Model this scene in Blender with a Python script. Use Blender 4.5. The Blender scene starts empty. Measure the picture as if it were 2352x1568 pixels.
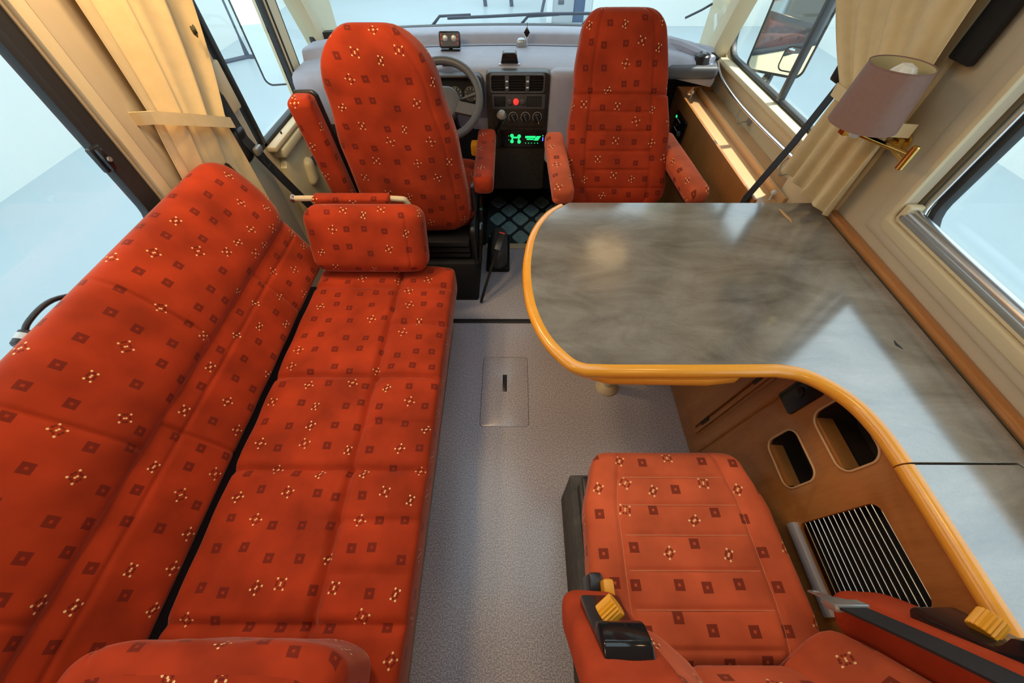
import bpy, bmesh, math, random
from mathutils import Matrix, Vector
random.seed(7)
sc = bpy.context.scene
COL = sc.collection
PI = math.pi

# ------------------------------------------------------------------ camera
cam_d = bpy.data.cameras.new('camera')
cam_d.sensor_width = 36.0
cam_d.lens = 860.0 / 2352.0 * 36.0
cam_d.clip_start = 0.01
cam = bpy.data.objects.new('camera', cam_d)
COL.objects.link(cam)
cam.location = (0, 0, 1.5)
cam.rotation_euler = (math.radians(90 - 52.702), 0, math.radians(0.16))
sc.camera = cam

# ------------------------------------------------------------------ world and exposure
w = bpy.data.worlds.new('hall_light')
sc.world = w
w.use_nodes = True
bg = w.node_tree.nodes['Background']
bg.inputs[0].default_value = (0.77, 0.92, 1.0, 1)
bg.inputs[1].default_value = 1.95
sc.view_settings.view_transform = 'Standard'
sc.view_settings.look = 'None'
sc.view_settings.gamma = 1
sc.view_settings.use_curve_mapping = False
sc.view_settings.exposure = 0.34

# showroom spotlight that shines in through the passenger side cab window
sd = bpy.data.lights.new('showroom_spot', 'SPOT')
sd.energy = 1900; sd.spot_size = math.radians(19); sd.spot_blend = 0.3; sd.shadow_soft_size = 0.06
sd.color = (1.0, 0.93, 0.80)
so = bpy.data.objects.new('showroom_spot', sd); COL.objects.link(so)
so.location = (3.3, 2.45, 4.6)
so.rotation_euler = (Vector((1.0, 1.95, 0.66)) - Vector(so.location)).to_track_quat('-Z', 'Y').to_euler()
# ceiling lamps of the vehicle (their fixtures are built further down)
LAMPS = [((-0.62, 0.95, 1.84), 5.0, 0.10), ((-0.62, -0.15, 1.84), 2.2, 0.10), ((0.72, 0.35, 1.86), 1.2, 0.10), ((0.70, 2.24, 1.80), 0.28, 0.15), ((-0.84, 1.20, 1.80), 4.6, 0.05), ((0.80, -0.75, 1.84), 1.8, 0.10)]
for (p, e, r) in LAMPS:
    ld = bpy.data.lights.new('ceiling_lamp_light', 'AREA')
    ld.shape = 'DISK'; ld.size = 2 * r; ld.energy = e; ld.color = (1.0, 0.66, 0.32)
    lo = bpy.data.objects.new('ceiling_lamp_light', ld); COL.objects.link(lo)
    lo.location = (p[0], p[1], p[2] - 0.035)

# ------------------------------------------------------------------ node helpers
def new_mat(name):
    m = bpy.data.materials.new(name); m.use_nodes = True
    nt = m.node_tree
    b = nt.nodes['Principled BSDF']
    return m, nt, b

def plain(name, col, rough=0.5, metal=0.0, spec=None, noise=0.0, nscale=20, bump=0.0, bscale=200, coat=0.0, ior=None, trans=0.0, emit=None, estr=0.0):
    m, nt, b = new_mat(name)
    b.inputs['Base Color'].default_value = (*col, 1)
    b.inputs['Roughness'].default_value = rough
    b.inputs['Metallic'].default_value = metal
    if spec is not None: b.inputs['Specular IOR Level'].default_value = spec
    if ior: b.inputs['IOR'].default_value = ior
    if coat: b.inputs['Coat Weight'].default_value = coat; b.inputs['Coat Roughness'].default_value = 0.1
    if trans: b.inputs['Transmission Weight'].default_value = trans
    if emit:
        b.inputs['Emission Color'].default_value = (*emit, 1); b.inputs['Emission Strength'].default_value = estr
    L = nt.links
    if noise or bump:
        tc = nt.nodes.new('ShaderNodeTexCoord')
    if noise:
        n = nt.nodes.new('ShaderNodeTexNoise'); n.inputs['Scale'].default_value = nscale; n.inputs['Detail'].default_value = 4
        L.new(tc.outputs['Object'], n.inputs['Vector'])
        r = nt.nodes.new('ShaderNodeMapRange'); r.inputs[1].default_value = 0.3; r.inputs[2].default_value = 0.7
        r.inputs[3].default_value = 1 - noise; r.inputs[4].default_value = 1 + noise
        L.new(n.outputs['Fac'], r.inputs[0])
        mx = nt.nodes.new('ShaderNodeVectorMath'); mx.operation = 'SCALE'
        mx.inputs[0].default_value = col
        L.new(r.outputs[0], mx.inputs['Scale'])
        L.new(mx.outputs[0], b.inputs['Base Color'])
    if bump:
        n2 = nt.nodes.new('ShaderNodeTexNoise'); n2.inputs['Scale'].default_value = bscale; n2.inputs['Detail'].default_value = 3
        L.new(tc.outputs['Object'], n2.inputs['Vector'])
        bp = nt.nodes.new('ShaderNodeBump'); bp.inputs['Strength'].default_value = bump; bp.inputs['Distance'].default_value = 0.002
        L.new(n2.outputs['Fac'], bp.inputs['Height']); L.new(bp.outputs[0], b.inputs['Normal'])
    return m

def math_n(nt, op, a, b=None):
    n = nt.nodes.new('ShaderNodeMath'); n.operation = op
    for i, x in enumerate((a, b)):
        if x is None: continue
        if isinstance(x, (int, float)): n.inputs[i].default_value = x
        else: nt.links.new(x, n.inputs[i])
    return n.outputs[0]

def vec_n(nt, op, a, b=None, out=0):
    n = nt.nodes.new('ShaderNodeVectorMath'); n.operation = op
    for i, x in enumerate((a, b)):
        if x is None: continue
        if isinstance(x, (tuple, list)): n.inputs[i].default_value = x
        else: nt.links.new(x, n.inputs[i])
    return n.outputs[out]

def mix_c(nt, fac, a, b):
    n = nt.nodes.new('ShaderNodeMix'); n.data_type = 'RGBA'
    if isinstance(fac, (int, float)): n.inputs[0].default_value = fac
    else: nt.links.new(fac, n.inputs[0])
    for i, x in ((6, a), (7, b)):
        if isinstance(x, tuple): n.inputs[i].default_value = (*x, 1)
        else: nt.links.new(x, n.inputs[i])
    return n.outputs[2]

def fabric(name, base, dark=(0.11, 0.012, 0.007), cell=0.070, squares=0.40):
    """velour with woven dark squares and cream dot flowers; UVs are metres"""
    m, nt, b = new_mat(name)
    uv = nt.nodes.new('ShaderNodeUVMap')
    p = vec_n(nt, 'SCALE', uv.outputs[0]); nt.nodes[-1].inputs['Scale'].default_value = 1 / cell
    idv = vec_n(nt, 'FLOOR', p)
    wn = nt.nodes.new('ShaderNodeTexWhiteNoise'); wn.noise_dimensions = '2D'
    nt.links.new(idv, wn.inputs['Vector'])
    rnd = wn.outputs['Color']
    sep = nt.nodes.new('ShaderNodeSeparateXYZ'); nt.links.new(rnd, sep.inputs[0])
    idx = nt.nodes.new('ShaderNodeSeparateXYZ'); nt.links.new(idv, idx.inputs[0])
    jit = vec_n(nt, 'SUBTRACT', rnd, (0.5, 0.5, 0.5))
    jit = vec_n(nt, 'SCALE', jit); nt.nodes[-1].inputs['Scale'].default_value = 0.42
    loc = vec_n(nt, 'FRACTION', p)
    loc = vec_n(nt, 'SUBTRACT', loc, (0.5, 0.5, 0.0))
    loc = vec_n(nt, 'SUBTRACT', loc, jit)
    loc = vec_n(nt, 'MULTIPLY', loc, (1, 1, 0))
    ab = vec_n(nt, 'ABSOLUTE', loc)
    s2 = nt.nodes.new('ShaderNodeSeparateXYZ'); nt.links.new(ab, s2.inputs[0])
    box = math_n(nt, 'MAXIMUM', s2.outputs[0], s2.outputs[1])
    # alternate squares and flowers with some randomness
    par = math_n(nt, 'PINGPONG', math_n(nt, 'ADD', idx.outputs[0], idx.outputs[1]), 1.0)
    typ = math_n(nt, 'GREATER_THAN', math_n(nt, 'ADD', math_n(nt, 'MULTIPLY', par, 0.45), sep.outputs[2]), squares + 0.18)
    sq = math_n(nt, 'MULTIPLY', math_n(nt, 'LESS_THAN', box, 0.155), typ)
    ct = math_n(nt, 'MULTIPLY', math_n(nt, 'LESS_THAN', box, 0.04), typ)
    fl = math_n(nt, 'SUBTRACT', 1.0, typ)
    vr = nt.nodes.new('ShaderNodeVectorRotate'); vr.rotation_type = 'Z_AXIS'
    nt.links.new(loc, vr.inputs['Vector']); nt.links.new(math_n(nt, 'MULTIPLY', sep.outputs[0], 1.1), vr.inputs['Angle'])
    ab2 = vec_n(nt, 'ABSOLUTE', vr.outputs[0])
    sx = math_n(nt, 'ADD', math_n(nt, 'MULTIPLY', sep.outputs[1], 0.6), 0.55)
    def dot(cx, cy, r):
        cv = nt.nodes.new('ShaderNodeCombineXYZ'); nt.links.new(math_n(nt, 'MULTIPLY', sx, cx), cv.inputs[0]); cv.inputs[1].default_value = cy
        d = vec_n(nt, 'LENGTH', vec_n(nt, 'SUBTRACT', ab2, cv.outputs[0]), None, 1)
        return math_n(nt, 'LESS_THAN', d, r)
    cream = math_n(nt, 'MULTIPLY', math_n(nt, 'MAXIMUM', dot(0.14, 0.15, 0.034), dot(0, 0.03, 0.030)), fl)
    dk = math_n(nt, 'MULTIPLY', math_n(nt, 'MAXIMUM', dot(0.14, 0.04, 0.040), dot(0.04, 0.12, 0.034)), fl)
    nz = nt.nodes.new('ShaderNodeTexNoise'); nz.inputs['Scale'].default_value = 7; nz.inputs['Detail'].default_value = 3
    nt.links.new(uv.outputs[0], nz.inputs['Vector'])
    lo = tuple(c * 0.72 for c in base); hi = tuple(min(1, c * 1.22) for c in base)
    mr = nt.nodes.new('ShaderNodeMapRange'); mr.inputs[1].default_value = 0.32; mr.inputs[2].default_value = 0.68
    nt.links.new(nz.outputs['Fac'], mr.inputs[0])
    c = mix_c(nt, mr.outputs[0], lo, hi)
    c = mix_c(nt, math_n(nt, 'MULTIPLY', sq, 0.75), c, dark)
    c = mix_c(nt, math_n(nt, 'MULTIPLY', ct, 0.45), c, tuple(min(1, x * 1.5) for x in base))
    c = mix_c(nt, math_n(nt, 'MULTIPLY', dk, 0.75), c, dark)
    c = mix_c(nt, math_n(nt, 'MULTIPLY', cream, 0.8), c, (0.95, 0.70, 0.33))
    nt.links.new(c, b.inputs['Base Color'])
    b.inputs['Roughness'].default_value = 0.85
    b.inputs['Specular IOR Level'].default_value = 0.15
    b.inputs['Sheen Weight'].default_value = 0.38
    b.inputs['Sheen Roughness'].default_value = 0.35
    b.inputs['Sheen Tint'].default_value = (1.0, 0.62, 0.48, 1)
    fz = nt.nodes.new('ShaderNodeTexNoise'); fz.inputs['Scale'].default_value = 900; fz.inputs['Detail'].default_value = 2
    nt.links.new(uv.outputs[0], fz.inputs['Vector'])
    bp = nt.nodes.new('ShaderNodeBump'); bp.inputs['Strength'].default_value = 0.25; bp.inputs['Distance'].default_value = 0.001
    nt.links.new(fz.outputs['Fac'], bp.inputs['Height']); nt.links.new(bp.outputs[0], b.inputs['Normal'])
    return m

def wood(name, c1, c2, axis='Y', rough=0.35, coat=0.3, scale=9):
    m, nt, b = new_mat(name)
    tc = nt.nodes.new('ShaderNodeTexCoord')
    mp = nt.nodes.new('ShaderNodeMapping')
    s = {'X': (0.12, 1, 1), 'Y': (1, 0.12, 1), 'Z': (1, 1, 0.12)}[axis]
    mp.inputs['Scale'].default_value = s
    nt.links.new(tc.outputs['Object'], mp.inputs['Vector'])
    n = nt.nodes.new('ShaderNodeTexNoise'); n.inputs['Scale'].default_value = scale; n.inputs['Detail'].default_value = 6; n.inputs['Distortion'].default_value = 0.6
    nt.links.new(mp.outputs[0], n.inputs['Vector'])
    n2 = nt.nodes.new('ShaderNodeTexNoise'); n2.inputs['Scale'].default_value = scale * 14; n2.inputs['Detail'].default_value = 2
    nt.links.new(mp.outputs[0], n2.inputs['Vector'])
    f = math_n(nt, 'ADD', math_n(nt, 'MULTIPLY', n.outputs['Fac'], 0.7), math_n(nt, 'MULTIPLY', n2.outputs['Fac'], 0.3))
    mr = nt.nodes.new('ShaderNodeMapRange'); mr.inputs[1].default_value = 0.35; mr.inputs[2].default_value = 0.65
    nt.links.new(f, mr.inputs[0])
    nt.links.new(mix_c(nt, mr.outputs[0], c1, c2), b.inputs['Base Color'])
    b.inputs['Roughness'].default_value = rough
    b.inputs['Coat Weight'].default_value = coat; b.inputs['Coat Roughness'].default_value = 0.15
    return m

def laminate(name):
    m, nt, b = new_mat(name)
    tc = nt.nodes.new('ShaderNodeTexCoord')
    mp = nt.nodes.new('ShaderNodeMapping'); mp.inputs['Scale'].default_value = (0.6, 1.3, 1); mp.inputs['Rotation'].default_value = (0, 0, 0.35)
    nt.links.new(tc.outputs['Object'], mp.inputs['Vector'])
    a = nt.nodes.new('ShaderNodeTexNoise'); a.inputs['Scale'].default_value = 7; a.inputs['Detail'].default_value = 7; a.inputs['Roughness'].default_value = 0.62; a.inputs['Distortion'].default_value = 0.5
    nt.links.new(mp.outputs[0], a.inputs['Vector'])
    r = nt.nodes.new('ShaderNodeValToRGB')
    e = r.color_ramp.elements
    e[0].position = 0.30; e[0].color = (0.112, 0.100, 0.080, 1)
    e[1].position = 0.72; e[1].color = (0.30, 0.282, 0.25, 1)
    x = e.new(0.5); x.color = (0.205, 0.188, 0.160, 1)
    nt.links.new(a.outputs['Fac'], r.inputs[0])
    f = nt.nodes.new('ShaderNodeTexNoise'); f.inputs['Scale'].default_value = 260; f.inputs['Detail'].default_value = 2
    nt.links.new(tc.outputs['Object'], f.inputs['Vector'])
    mr = nt.nodes.new('ShaderNodeMapRange'); mr.inputs[3].default_value = 0.85; mr.inputs[4].default_value = 1.15
    nt.links.new(f.outputs['Fac'], mr.inputs[0])
    s = nt.nodes.new('ShaderNodeVectorMath'); s.operation = 'SCALE'
    nt.links.new(r.outputs[0], s.inputs[0]); nt.links.new(mr.outputs[0], s.inputs['Scale'])
    nt.links.new(s.outputs[0], b.inputs['Base Color'])
    b.inputs['Roughness'].default_value = 0.14
    b.inputs['IOR'].default_value = 2.5
    return m

def vinyl(name, c, speck, rough=0.32):
    m, nt, b = new_mat(name)
    tc = nt.nodes.new('ShaderNodeTexCoord')
    v = nt.nodes.new('ShaderNodeTexNoise'); v.inputs['Scale'].default_value = 230; v.inputs['Detail'].default_value = 3
    nt.links.new(tc.outputs['Object'], v.inputs['Vector'])
    mr = nt.nodes.new('ShaderNodeMapRange'); mr.inputs[1].default_value = 0.42; mr.inputs[2].default_value = 0.62
    nt.links.new(v.outputs['Fac'], mr.inputs[0])
    lo = tuple(x * (1 - speck) for x in c); hi = tuple(min(1, x * (1 + speck)) for x in c)
    nt.links.new(mix_c(nt, mr.outputs[0], lo, hi), b.inputs['Base Color'])
    b.inputs['Roughness'].default_value = rough
    b.inputs['IOR'].default_value = 1.55
    bp = nt.nodes.new('ShaderNodeBump'); bp.inputs['Strength'].default_value = 0.12; bp.inputs['Distance'].default_value = 0.001
    nt.links.new(v.outputs['Fac'], bp.inputs['Height']); nt.links.new(bp.outputs[0], b.inputs['Normal'])
    return m

def pane(name, tint=(0.93, 0.97, 0.98), refl=0.06):
    m = bpy.data.materials.new(name); m.use_nodes = True
    nt = m.node_tree; nt.nodes.clear()
    o = nt.nodes.new('ShaderNodeOutputMaterial')
    t = nt.nodes.new('ShaderNodeBsdfTransparent'); t.inputs[0].default_value = (*tint, 1)
    g = nt.nodes.new('ShaderNodeBsdfGlossy'); g.inputs['Roughness'].default_value = 0.02
    mx = nt.nodes.new('ShaderNodeMixShader'); mx.inputs[0].default_value = refl
    nt.links.new(t.outputs[0], mx.inputs[1]); nt.links.new(g.outputs[0], mx.inputs[2]); nt.links.new(mx.outputs[0], o.inputs[0])
    return m

ORANGE = (0.36, 0.036, 0.0088)
M = {}
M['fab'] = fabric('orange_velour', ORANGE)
M['fab_lit'] = fabric('orange_velour_lit', (0.58, 0.108, 0.040), cell=0.074)  # same velour, paler and pinker: cool light put into its colour
M['fabplain'] = plain('orange_velour_plain', (0.46, 0.062, 0.02), 0.85, spec=0.15, noise=0.15, nscale=14, bump=0.25, bscale=700)
M['stitch'] = plain('pale_thread', (0.62, 0.22, 0.10), 0.8)
M['gap_shade'] = plain('dark_gap_shade', (0.03, 0.006, 0.004), 0.9)  # sofa base painted dark as the shade between seat and backrest
M['wood'] = wood('alder_panel', (0.34, 0.125, 0.030), (0.46, 0.185, 0.050), 'Z')
M['woody'] = wood('alder_panel_long', (0.36, 0.135, 0.030), (0.48, 0.20, 0.055), 'Y')
M['edge'] = wood('alder_edge', (0.80, 0.34, 0.030), (0.88, 0.40, 0.045), 'X', rough=0.25, coat=0.6)
M['tray'] = wood('beech_tray', (0.56, 0.33, 0.15), (0.62, 0.38, 0.18), 'Y')
M['lam'] = laminate('grey_laminate')
M['floor'] = vinyl('speckled_vinyl', (0.49, 0.485, 0.55), 0.32, 0.24)
M['cream'] = plain('cream_panel', (0.66, 0.56, 0.36), 0.45, noise=0.03, nscale=6)
M['wallfab'] = plain('beige_wall_vinyl', (0.52, 0.44, 0.31), 0.6, noise=0.04, nscale=8, bump=0.1, bscale=500)
M['doorc'] = plain('cream_plastic', (0.66, 0.62, 0.42), 0.35, noise=0.03)
M['curt'] = plain('cream_cotton', (0.72, 0.58, 0.34), 0.9, spec=0.1, noise=0.05, nscale=30, bump=0.15, bscale=900)
M['black'] = plain('black_plastic', (0.012, 0.012, 0.014), 0.35)
M['blackm'] = plain('matt_black', (0.008, 0.008, 0.009), 0.8)
M['rubber'] = plain('black_rubber', (0.018, 0.019, 0.021), 0.5)
M['belt'] = plain('black_webbing', (0.012, 0.012, 0.013), 0.75, bump=0.3, bscale=600)
M['gloss'] = plain('gloss_black', (0.012, 0.012, 0.014), 0.12)
M['grey'] = plain('dash_grey', (0.38, 0.40, 0.49), 0.55, noise=0.05, bump=0.15, bscale=500)
M['greyd'] = plain('dash_grey_dark', (0.075, 0.078, 0.085), 0.5, noise=0.05)
M['wheel'] = plain('wheel_grey', (0.10, 0.105, 0.115), 0.42)
M['stack'] = plain('console_brown_black', (0.030, 0.025, 0.020), 0.4, noise=0.3, nscale=60)
M['chrome'] = plain('chrome', (0.80, 0.80, 0.82), 0.16, metal=1)
M['alu'] = plain('brushed_aluminium', (0.62, 0.62, 0.62), 0.30, metal=1)
M['steel'] = plain('grey_steel', (0.42, 0.45, 0.45), 0.35, metal=0.7)
M['brass'] = plain('brass', (0.80, 0.52, 0.13), 0.18, metal=1)
M['knob'] = plain('orange_plastic', (0.80, 0.36, 0.02), 0.4)
M['red'] = plain('red_plastic', (0.75, 0.04, 0.04), 0.35)
M['redlit'] = plain('red_lit_button', (0.75, 0.05, 0.04), 0.3, emit=(1, 0.06, 0.05), estr=0.5)
M['green'] = plain('green_display', (0, 0.1, 0.02), 0.4, emit=(0.02, 0.85, 0.22), estr=1.0)
M['blue'] = plain('blue_display', (0, 0.02, 0.2), 0.4, emit=(0.1, 0.2, 1.0), estr=1.0)
M['silver'] = plain('silver_paint', (0.50, 0.49, 0.53), 0.35, metal=0.25)
M['niche_shade'] = plain('dark_niche_shade', (0.022, 0.011, 0.006), 0.9)  # shade inside the deep niches, painted as a near-black brown
M['white'] = plain('white_plastic', (0.78, 0.78, 0.76), 0.35)
M['print'] = plain('white_print', (0.6, 0.62, 0.62), 0.5)
M['shade'] = plain('mauve_silk', (0.235, 0.135, 0.105), 0.6, bump=0.3, bscale=400, noise=0.04, nscale=90)
M['shadein'] = plain('shade_lining', (0.60, 0.50, 0.26), 0.7)
M['bulb'] = plain('frosted_bulb', (0.80, 0.78, 0.70), 0.12)
M['mat'] = plain('teal_mat_cell', (0.20, 0.32, 0.33), 0.7, noise=0.2, nscale=60, bump=0.4, bscale=300)
M['matb'] = plain('dark_mat_base', (0.018, 0.028, 0.032), 0.8)
M['carpet'] = plain('dark_grey_carpet', (0.085, 0.08, 0.072), 0.9, noise=0.25, nscale=30, bump=0.5, bscale=500)
M['hallfloor'] = plain('hall_floor', (0.43, 0.495, 0.52), 0.35, noise=0.04, nscale=0.6)
M['hallwall'] = plain('hall_wall', (0.80, 0.81, 0.76), 0.6, noise=0.02, nscale=0.5)
M['steelblue'] = plain('steel_blue', (0.07, 0.11, 0.20), 0.5)
M['greypaint'] = plain('grey_paint', (0.45, 0.47, 0.48), 0.5)
M['darkiron'] = plain('dark_iron', (0.06, 0.07, 0.10), 0.5)
M['glass'] = pane('window_glass')
M['mirror'] = plain('mirror_glass', (0.85, 0.88, 0.88), 0.02, metal=1)
M['lampglow'] = plain('lamp_diffuser', (0.9, 0.8, 0.6), 0.5, emit=(1.0, 0.60, 0.27), estr=1.2)
M['badge'] = plain('bronze_badge', (0.22, 0.13, 0.03), 0.3, metal=0.8)
M['ceil'] = plain('ceiling_vinyl', (0.62, 0.56, 0.46), 0.8)

# ------------------------------------------------------------------ mesh helpers
class G:
    def __init__(s): s.v = []; s.f = []; s.uv = []   # uv: None or list per face
    def add(s, v, f, uv=None):
        o = len(s.v); s.v += [Vector(p) for p in v]
        s.f += [tuple(i + o for i in q) for q in f]
        s.uv += (uv if uv else [None] * len(f))
        return s
    def tf(s, m):
        s.v = [m @ p for p in s.v]; return s
    def join(s, o): return s.add(o.v, o.f, o.uv)

def from_bm(bm):
    g = G(); bm.verts.index_update()
    g.add([v.co.copy() for v in bm.verts], [[v.index for v in f.verts] for f in bm.faces]); bm.free(); return g

def box(x0, x1, y0, y1, z0, z1, bev=0.0, seg=2):
    bm = bmesh.new(); bmesh.ops.create_cube(bm, size=1)
    for v in bm.verts:
        v.co = Vector(((x0 + x1) / 2 + v.co.x * (x1 - x0), (y0 + y1) / 2 + v.co.y * (y1 - y0), (z0 + z1) / 2 + v.co.z * (z1 - z0)))
    if bev: bmesh.ops.bevel(bm, geom=bm.edges[:], offset=bev, segments=seg, profile=0.5, affect='EDGES')
    return from_bm(bm)

def prism(poly, z0, z1, bev=0.0, seg=2):
    bm = bmesh.new()
    vs = [bm.verts.new((p[0], p[1], z0)) for p in poly]
    f = bm.faces.new(vs)
    r = bmesh.ops.extrude_face_region(bm, geom=[f])
    for e in r['geom']:
        if isinstance(e, bmesh.types.BMVert): e.co.z = z1
    bmesh.ops.recalc_face_normals(bm, faces=bm.faces[:])
    if bev:
        ed = [e for e in bm.edges if abs(e.verts[0].co.z - e.verts[1].co.z) < 1e-6]
        bmesh.ops.bevel(bm, geom=ed, offset=bev, segments=seg, profile=0.5, affect='EDGES')
    return from_bm(bm)

def rrect(x0, y0, x1, y1, r, seg=6):
    out = []
    for cx, cy, a0 in ((x1 - r, y1 - r, 0), (x0 + r, y1 - r, 90), (x0 + r, y0 + r, 180), (x1 - r, y0 + r, 270)):
        for i in range(seg + 1):
            a = math.radians(a0 + 90 * i / seg); out.append((cx + r * math.cos(a), cy + r * math.sin(a)))
    return out

def plate(outer, holes, th, bev=0.0):
    """flat plate with holes, local XY, from z=0 to z=th"""
    cu = bpy.data.curves.new('tmp', 'CURVE'); cu.dimensions = '2D'; cu.fill_mode = 'BOTH'
    cu.extrude = th / 2 - bev; cu.bevel_depth = bev; cu.bevel_resolution = 1; cu.offset = -bev
    for pl in [outer] + list(holes):
        sp = cu.splines.new('POLY'); sp.points.add(len(pl) - 1); sp.use_cyclic_u = True
        for i, p in enumerate(pl): sp.points[i].co = (p[0], p[1], 0, 1)
    ob = bpy.data.objects.new('tmp', cu); COL.objects.link(ob)
    dg = bpy.context.evaluated_depsgraph_get()
    me = bpy.data.meshes.new_from_object(ob.evaluated_get(dg))
    bm = bmesh.new(); bm.from_mesh(me)
    bmesh.ops.remove_doubles(bm, verts=bm.verts[:], dist=1e-5)
    for v in bm.verts: v.co.z += th / 2
    bpy.data.objects.remove(ob); bpy.data.curves.remove(cu); bpy.data.meshes.remove(me)
    return from_bm(bm)

def AX(o, ex, ey, ez):
    return Matrix(((ex[0], ey[0], ez[0], o[0]), (ex[1], ey[1], ez[1], o[1]), (ex[2], ey[2], ez[2], o[2]), (0, 0, 0, 1)))
def MX(c): return AX((c, 0, 0), (0, 1, 0), (0, 0, 1), (1, 0, 0))     # local XY -> world YZ, thickness +x
def MY(c): return AX((0, c, 0), (1, 0, 0), (0, 0, 1), (0, -1, 0))    # local XY -> world XZ, thickness -y

def frames(pts, closed=False):
    n = len(pts); T = []
    for i in range(n):
        if closed: d = pts[(i + 1) % n] - pts[i - 1]
        else: d = pts[min(i + 1, n - 1)] - pts[max(i - 1, 0)]
        T.append(d.normalized())
    up = Vector((0, 0, 1)) if abs(T[0].z) < 0.9 else Vector((1, 0, 0))
    N = (up - T[0] * up.dot(T[0])).normalized(); out = []
    for t in T:
        N = (N - t * N.dot(t)).normalized(); out.append((t, N, t.cross(N)))
    return out

def tube(pts, r, seg=10, closed=False):
    pts = [Vector(p) for p in pts]; fr = frames(pts, closed); v = []; f = []
    n = len(pts)
    for i, (p, (t, N, B)) in enumerate(zip(pts, fr)):
        ri = r[i] if isinstance(r, (list, tuple)) else r
        for k in range(seg):
            a = 2 * PI * k / seg; v.append(p + N * (ri * math.cos(a)) + B * (ri * math.sin(a)))
    for i in range(n if closed else n - 1):
        j = (i + 1) % n
        for k in range(seg):
            k2 = (k + 1) % seg
            f.append((i * seg + k, i * seg + k2, j * seg + k2, j * seg + k))
    if not closed:
        f.append(tuple(reversed(range(seg)))); f.append(tuple((n - 1) * seg + k for k in range(seg)))
    return G().add(v, f)

def sweep(pts, prof, closed_prof=True, up=(0, 0, 1)):
    """sweep a profile (list of (side, up)) along pts keeping the given up axis"""
    pts = [Vector(p) for p in pts]; up = Vector(up); n = len(pts); m = len(prof); v = []; f = []
    for i, p in enumerate(pts):
        if i == 0: t = (pts[1] - p).normalized(); k = 1
        elif i == n - 1: t = (p - pts[i - 1]).normalized(); k = 1
        else:
            a = (p - pts[i - 1]).normalized(); b = (pts[i + 1] - p).normalized(); t = (a + b).normalized(); k = 1 / max(0.5, t.dot(a))
        s = t.cross(up).normalized(); u = s.cross(t).normalized()
        for q in prof: v.append(p + s * (q[0] * k) + u * q[1])
    for i in range(n - 1):
        for j in range(m if closed_prof else m - 1):
            j2 = (j + 1) % m
            f.append((i * m + j, i * m + j2, (i + 1) * m + j2, (i + 1) * m + j))
    if closed_prof: f.append(tuple(reversed(range(m)))); f.append(tuple((n - 1) * m + j for j in range(m)))
    return G().add(v, f)

def smooth_path(pts, n=8, closed=False):
    P = [Vector(p) for p in pts]; out = []
    N = len(P)
    for i in range(N if closed else N - 1):
        g = (lambda k: P[k % N]) if closed else (lambda k: P[max(0, min(N - 1, k))])
        p0, p1, p2, p3 = g(i - 1), g(i), g(i + 1), g(i + 2)
        for k in range(n):
            t = k / n
            out.append(0.5 * ((2 * p1) + (p2 - p0) * t + (2 * p0 - 5 * p1 + 4 * p2 - p3) * t * t + (3 * p1 - p0 - 3 * p2 + p3) * t ** 3))
    if not closed: out.append(P[-1])
    return out

def ribbon(pts, wdir, wid, th):
    """belt: rectangular section along pts; wdir vector or list"""
    pts = [Vector(p) for p in pts]; v = []; f = []; n = len(pts)
    for i, p in enumerate(pts):
        t = (pts[min(i + 1, n - 1)] - pts[max(i - 1, 0)]).normalized()
        w_ = Vector(wdir[i] if isinstance(wdir, list) else wdir); w_ = (w_ - t * w_.dot(t)).normalized(); nn = t.cross(w_)
        for a, b in ((-1, -1), (1, -1), (1, 1), (-1, 1)): v.append(p + w_ * (a * wid / 2) + nn * (b * th / 2))
    for i in range(n - 1):
        for k in range(4):
            k2 = (k + 1) % 4; f.append((i * 4 + k, i * 4 + k2, i * 4 + 4 + k2, i * 4 + 4 + k))
    f.append((3, 2, 1, 0)); f.append(tuple((n - 1) * 4 + k for k in range(4)))
    return G().add(v, f)

def lathe(prof, seg=24, m=None):
    v = []; f = []; n = len(prof)
    for i, (r, z) in enumerate(prof):
        for k in range(seg):
            a = 2 * PI * k / seg; v.append((r * math.cos(a), r * math.sin(a), z))
    for i in range(n - 1):
        for k in range(seg):
            k2 = (k + 1) % seg; f.append((i * seg + k, i * seg + k2, i * seg + seg + k2, i * seg + seg + k))
    if prof[0][0] > 1e-6: f.append(tuple(reversed(range(seg))))
    if prof[-1][0] > 1e-6: f.append(tuple((n - 1) * seg + k for k in range(seg)))
    g = G().add(v, f)
    return g.tf(m) if m else g

def zaxis(o, z, x=(1, 0, 0)):
    z = Vector(z).normalized(); x = Vector(x)
    if abs(x.normalized().dot(z)) > 0.95: x = Vector((0, 1, 0))
    y = z.cross(x).normalized(); x = y.cross(z)
    return AX(o, x, y, z)

def cyl(p0, p1, r, seg=16, bev=0.0):
    p0 = Vector(p0); p1 = Vector(p1); L = (p1 - p0).length
    b = bev
    pr = [(r - b, 0), (r, b), (r, L - b), (r - b, L)] if b else [(r, 0), (r, L)]
    return lathe(pr, seg, zaxis(p0, p1 - p0))

def fn(x): return x if callable(x) else (lambda y: x)
def lerp_tab(tab):
    def f(y):
        if y <= tab[0][0]: return tab[0][1]
        for (a, va), (b, vb) in zip(tab, tab[1:]):
            if y <= b:
                t = (y - a) / (b - a); t = t * t * (3 - 2 * t) if len(tab) > 2 else t
                return va + (vb - va) * t
        return tab[-1][1]
    return f

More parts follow.
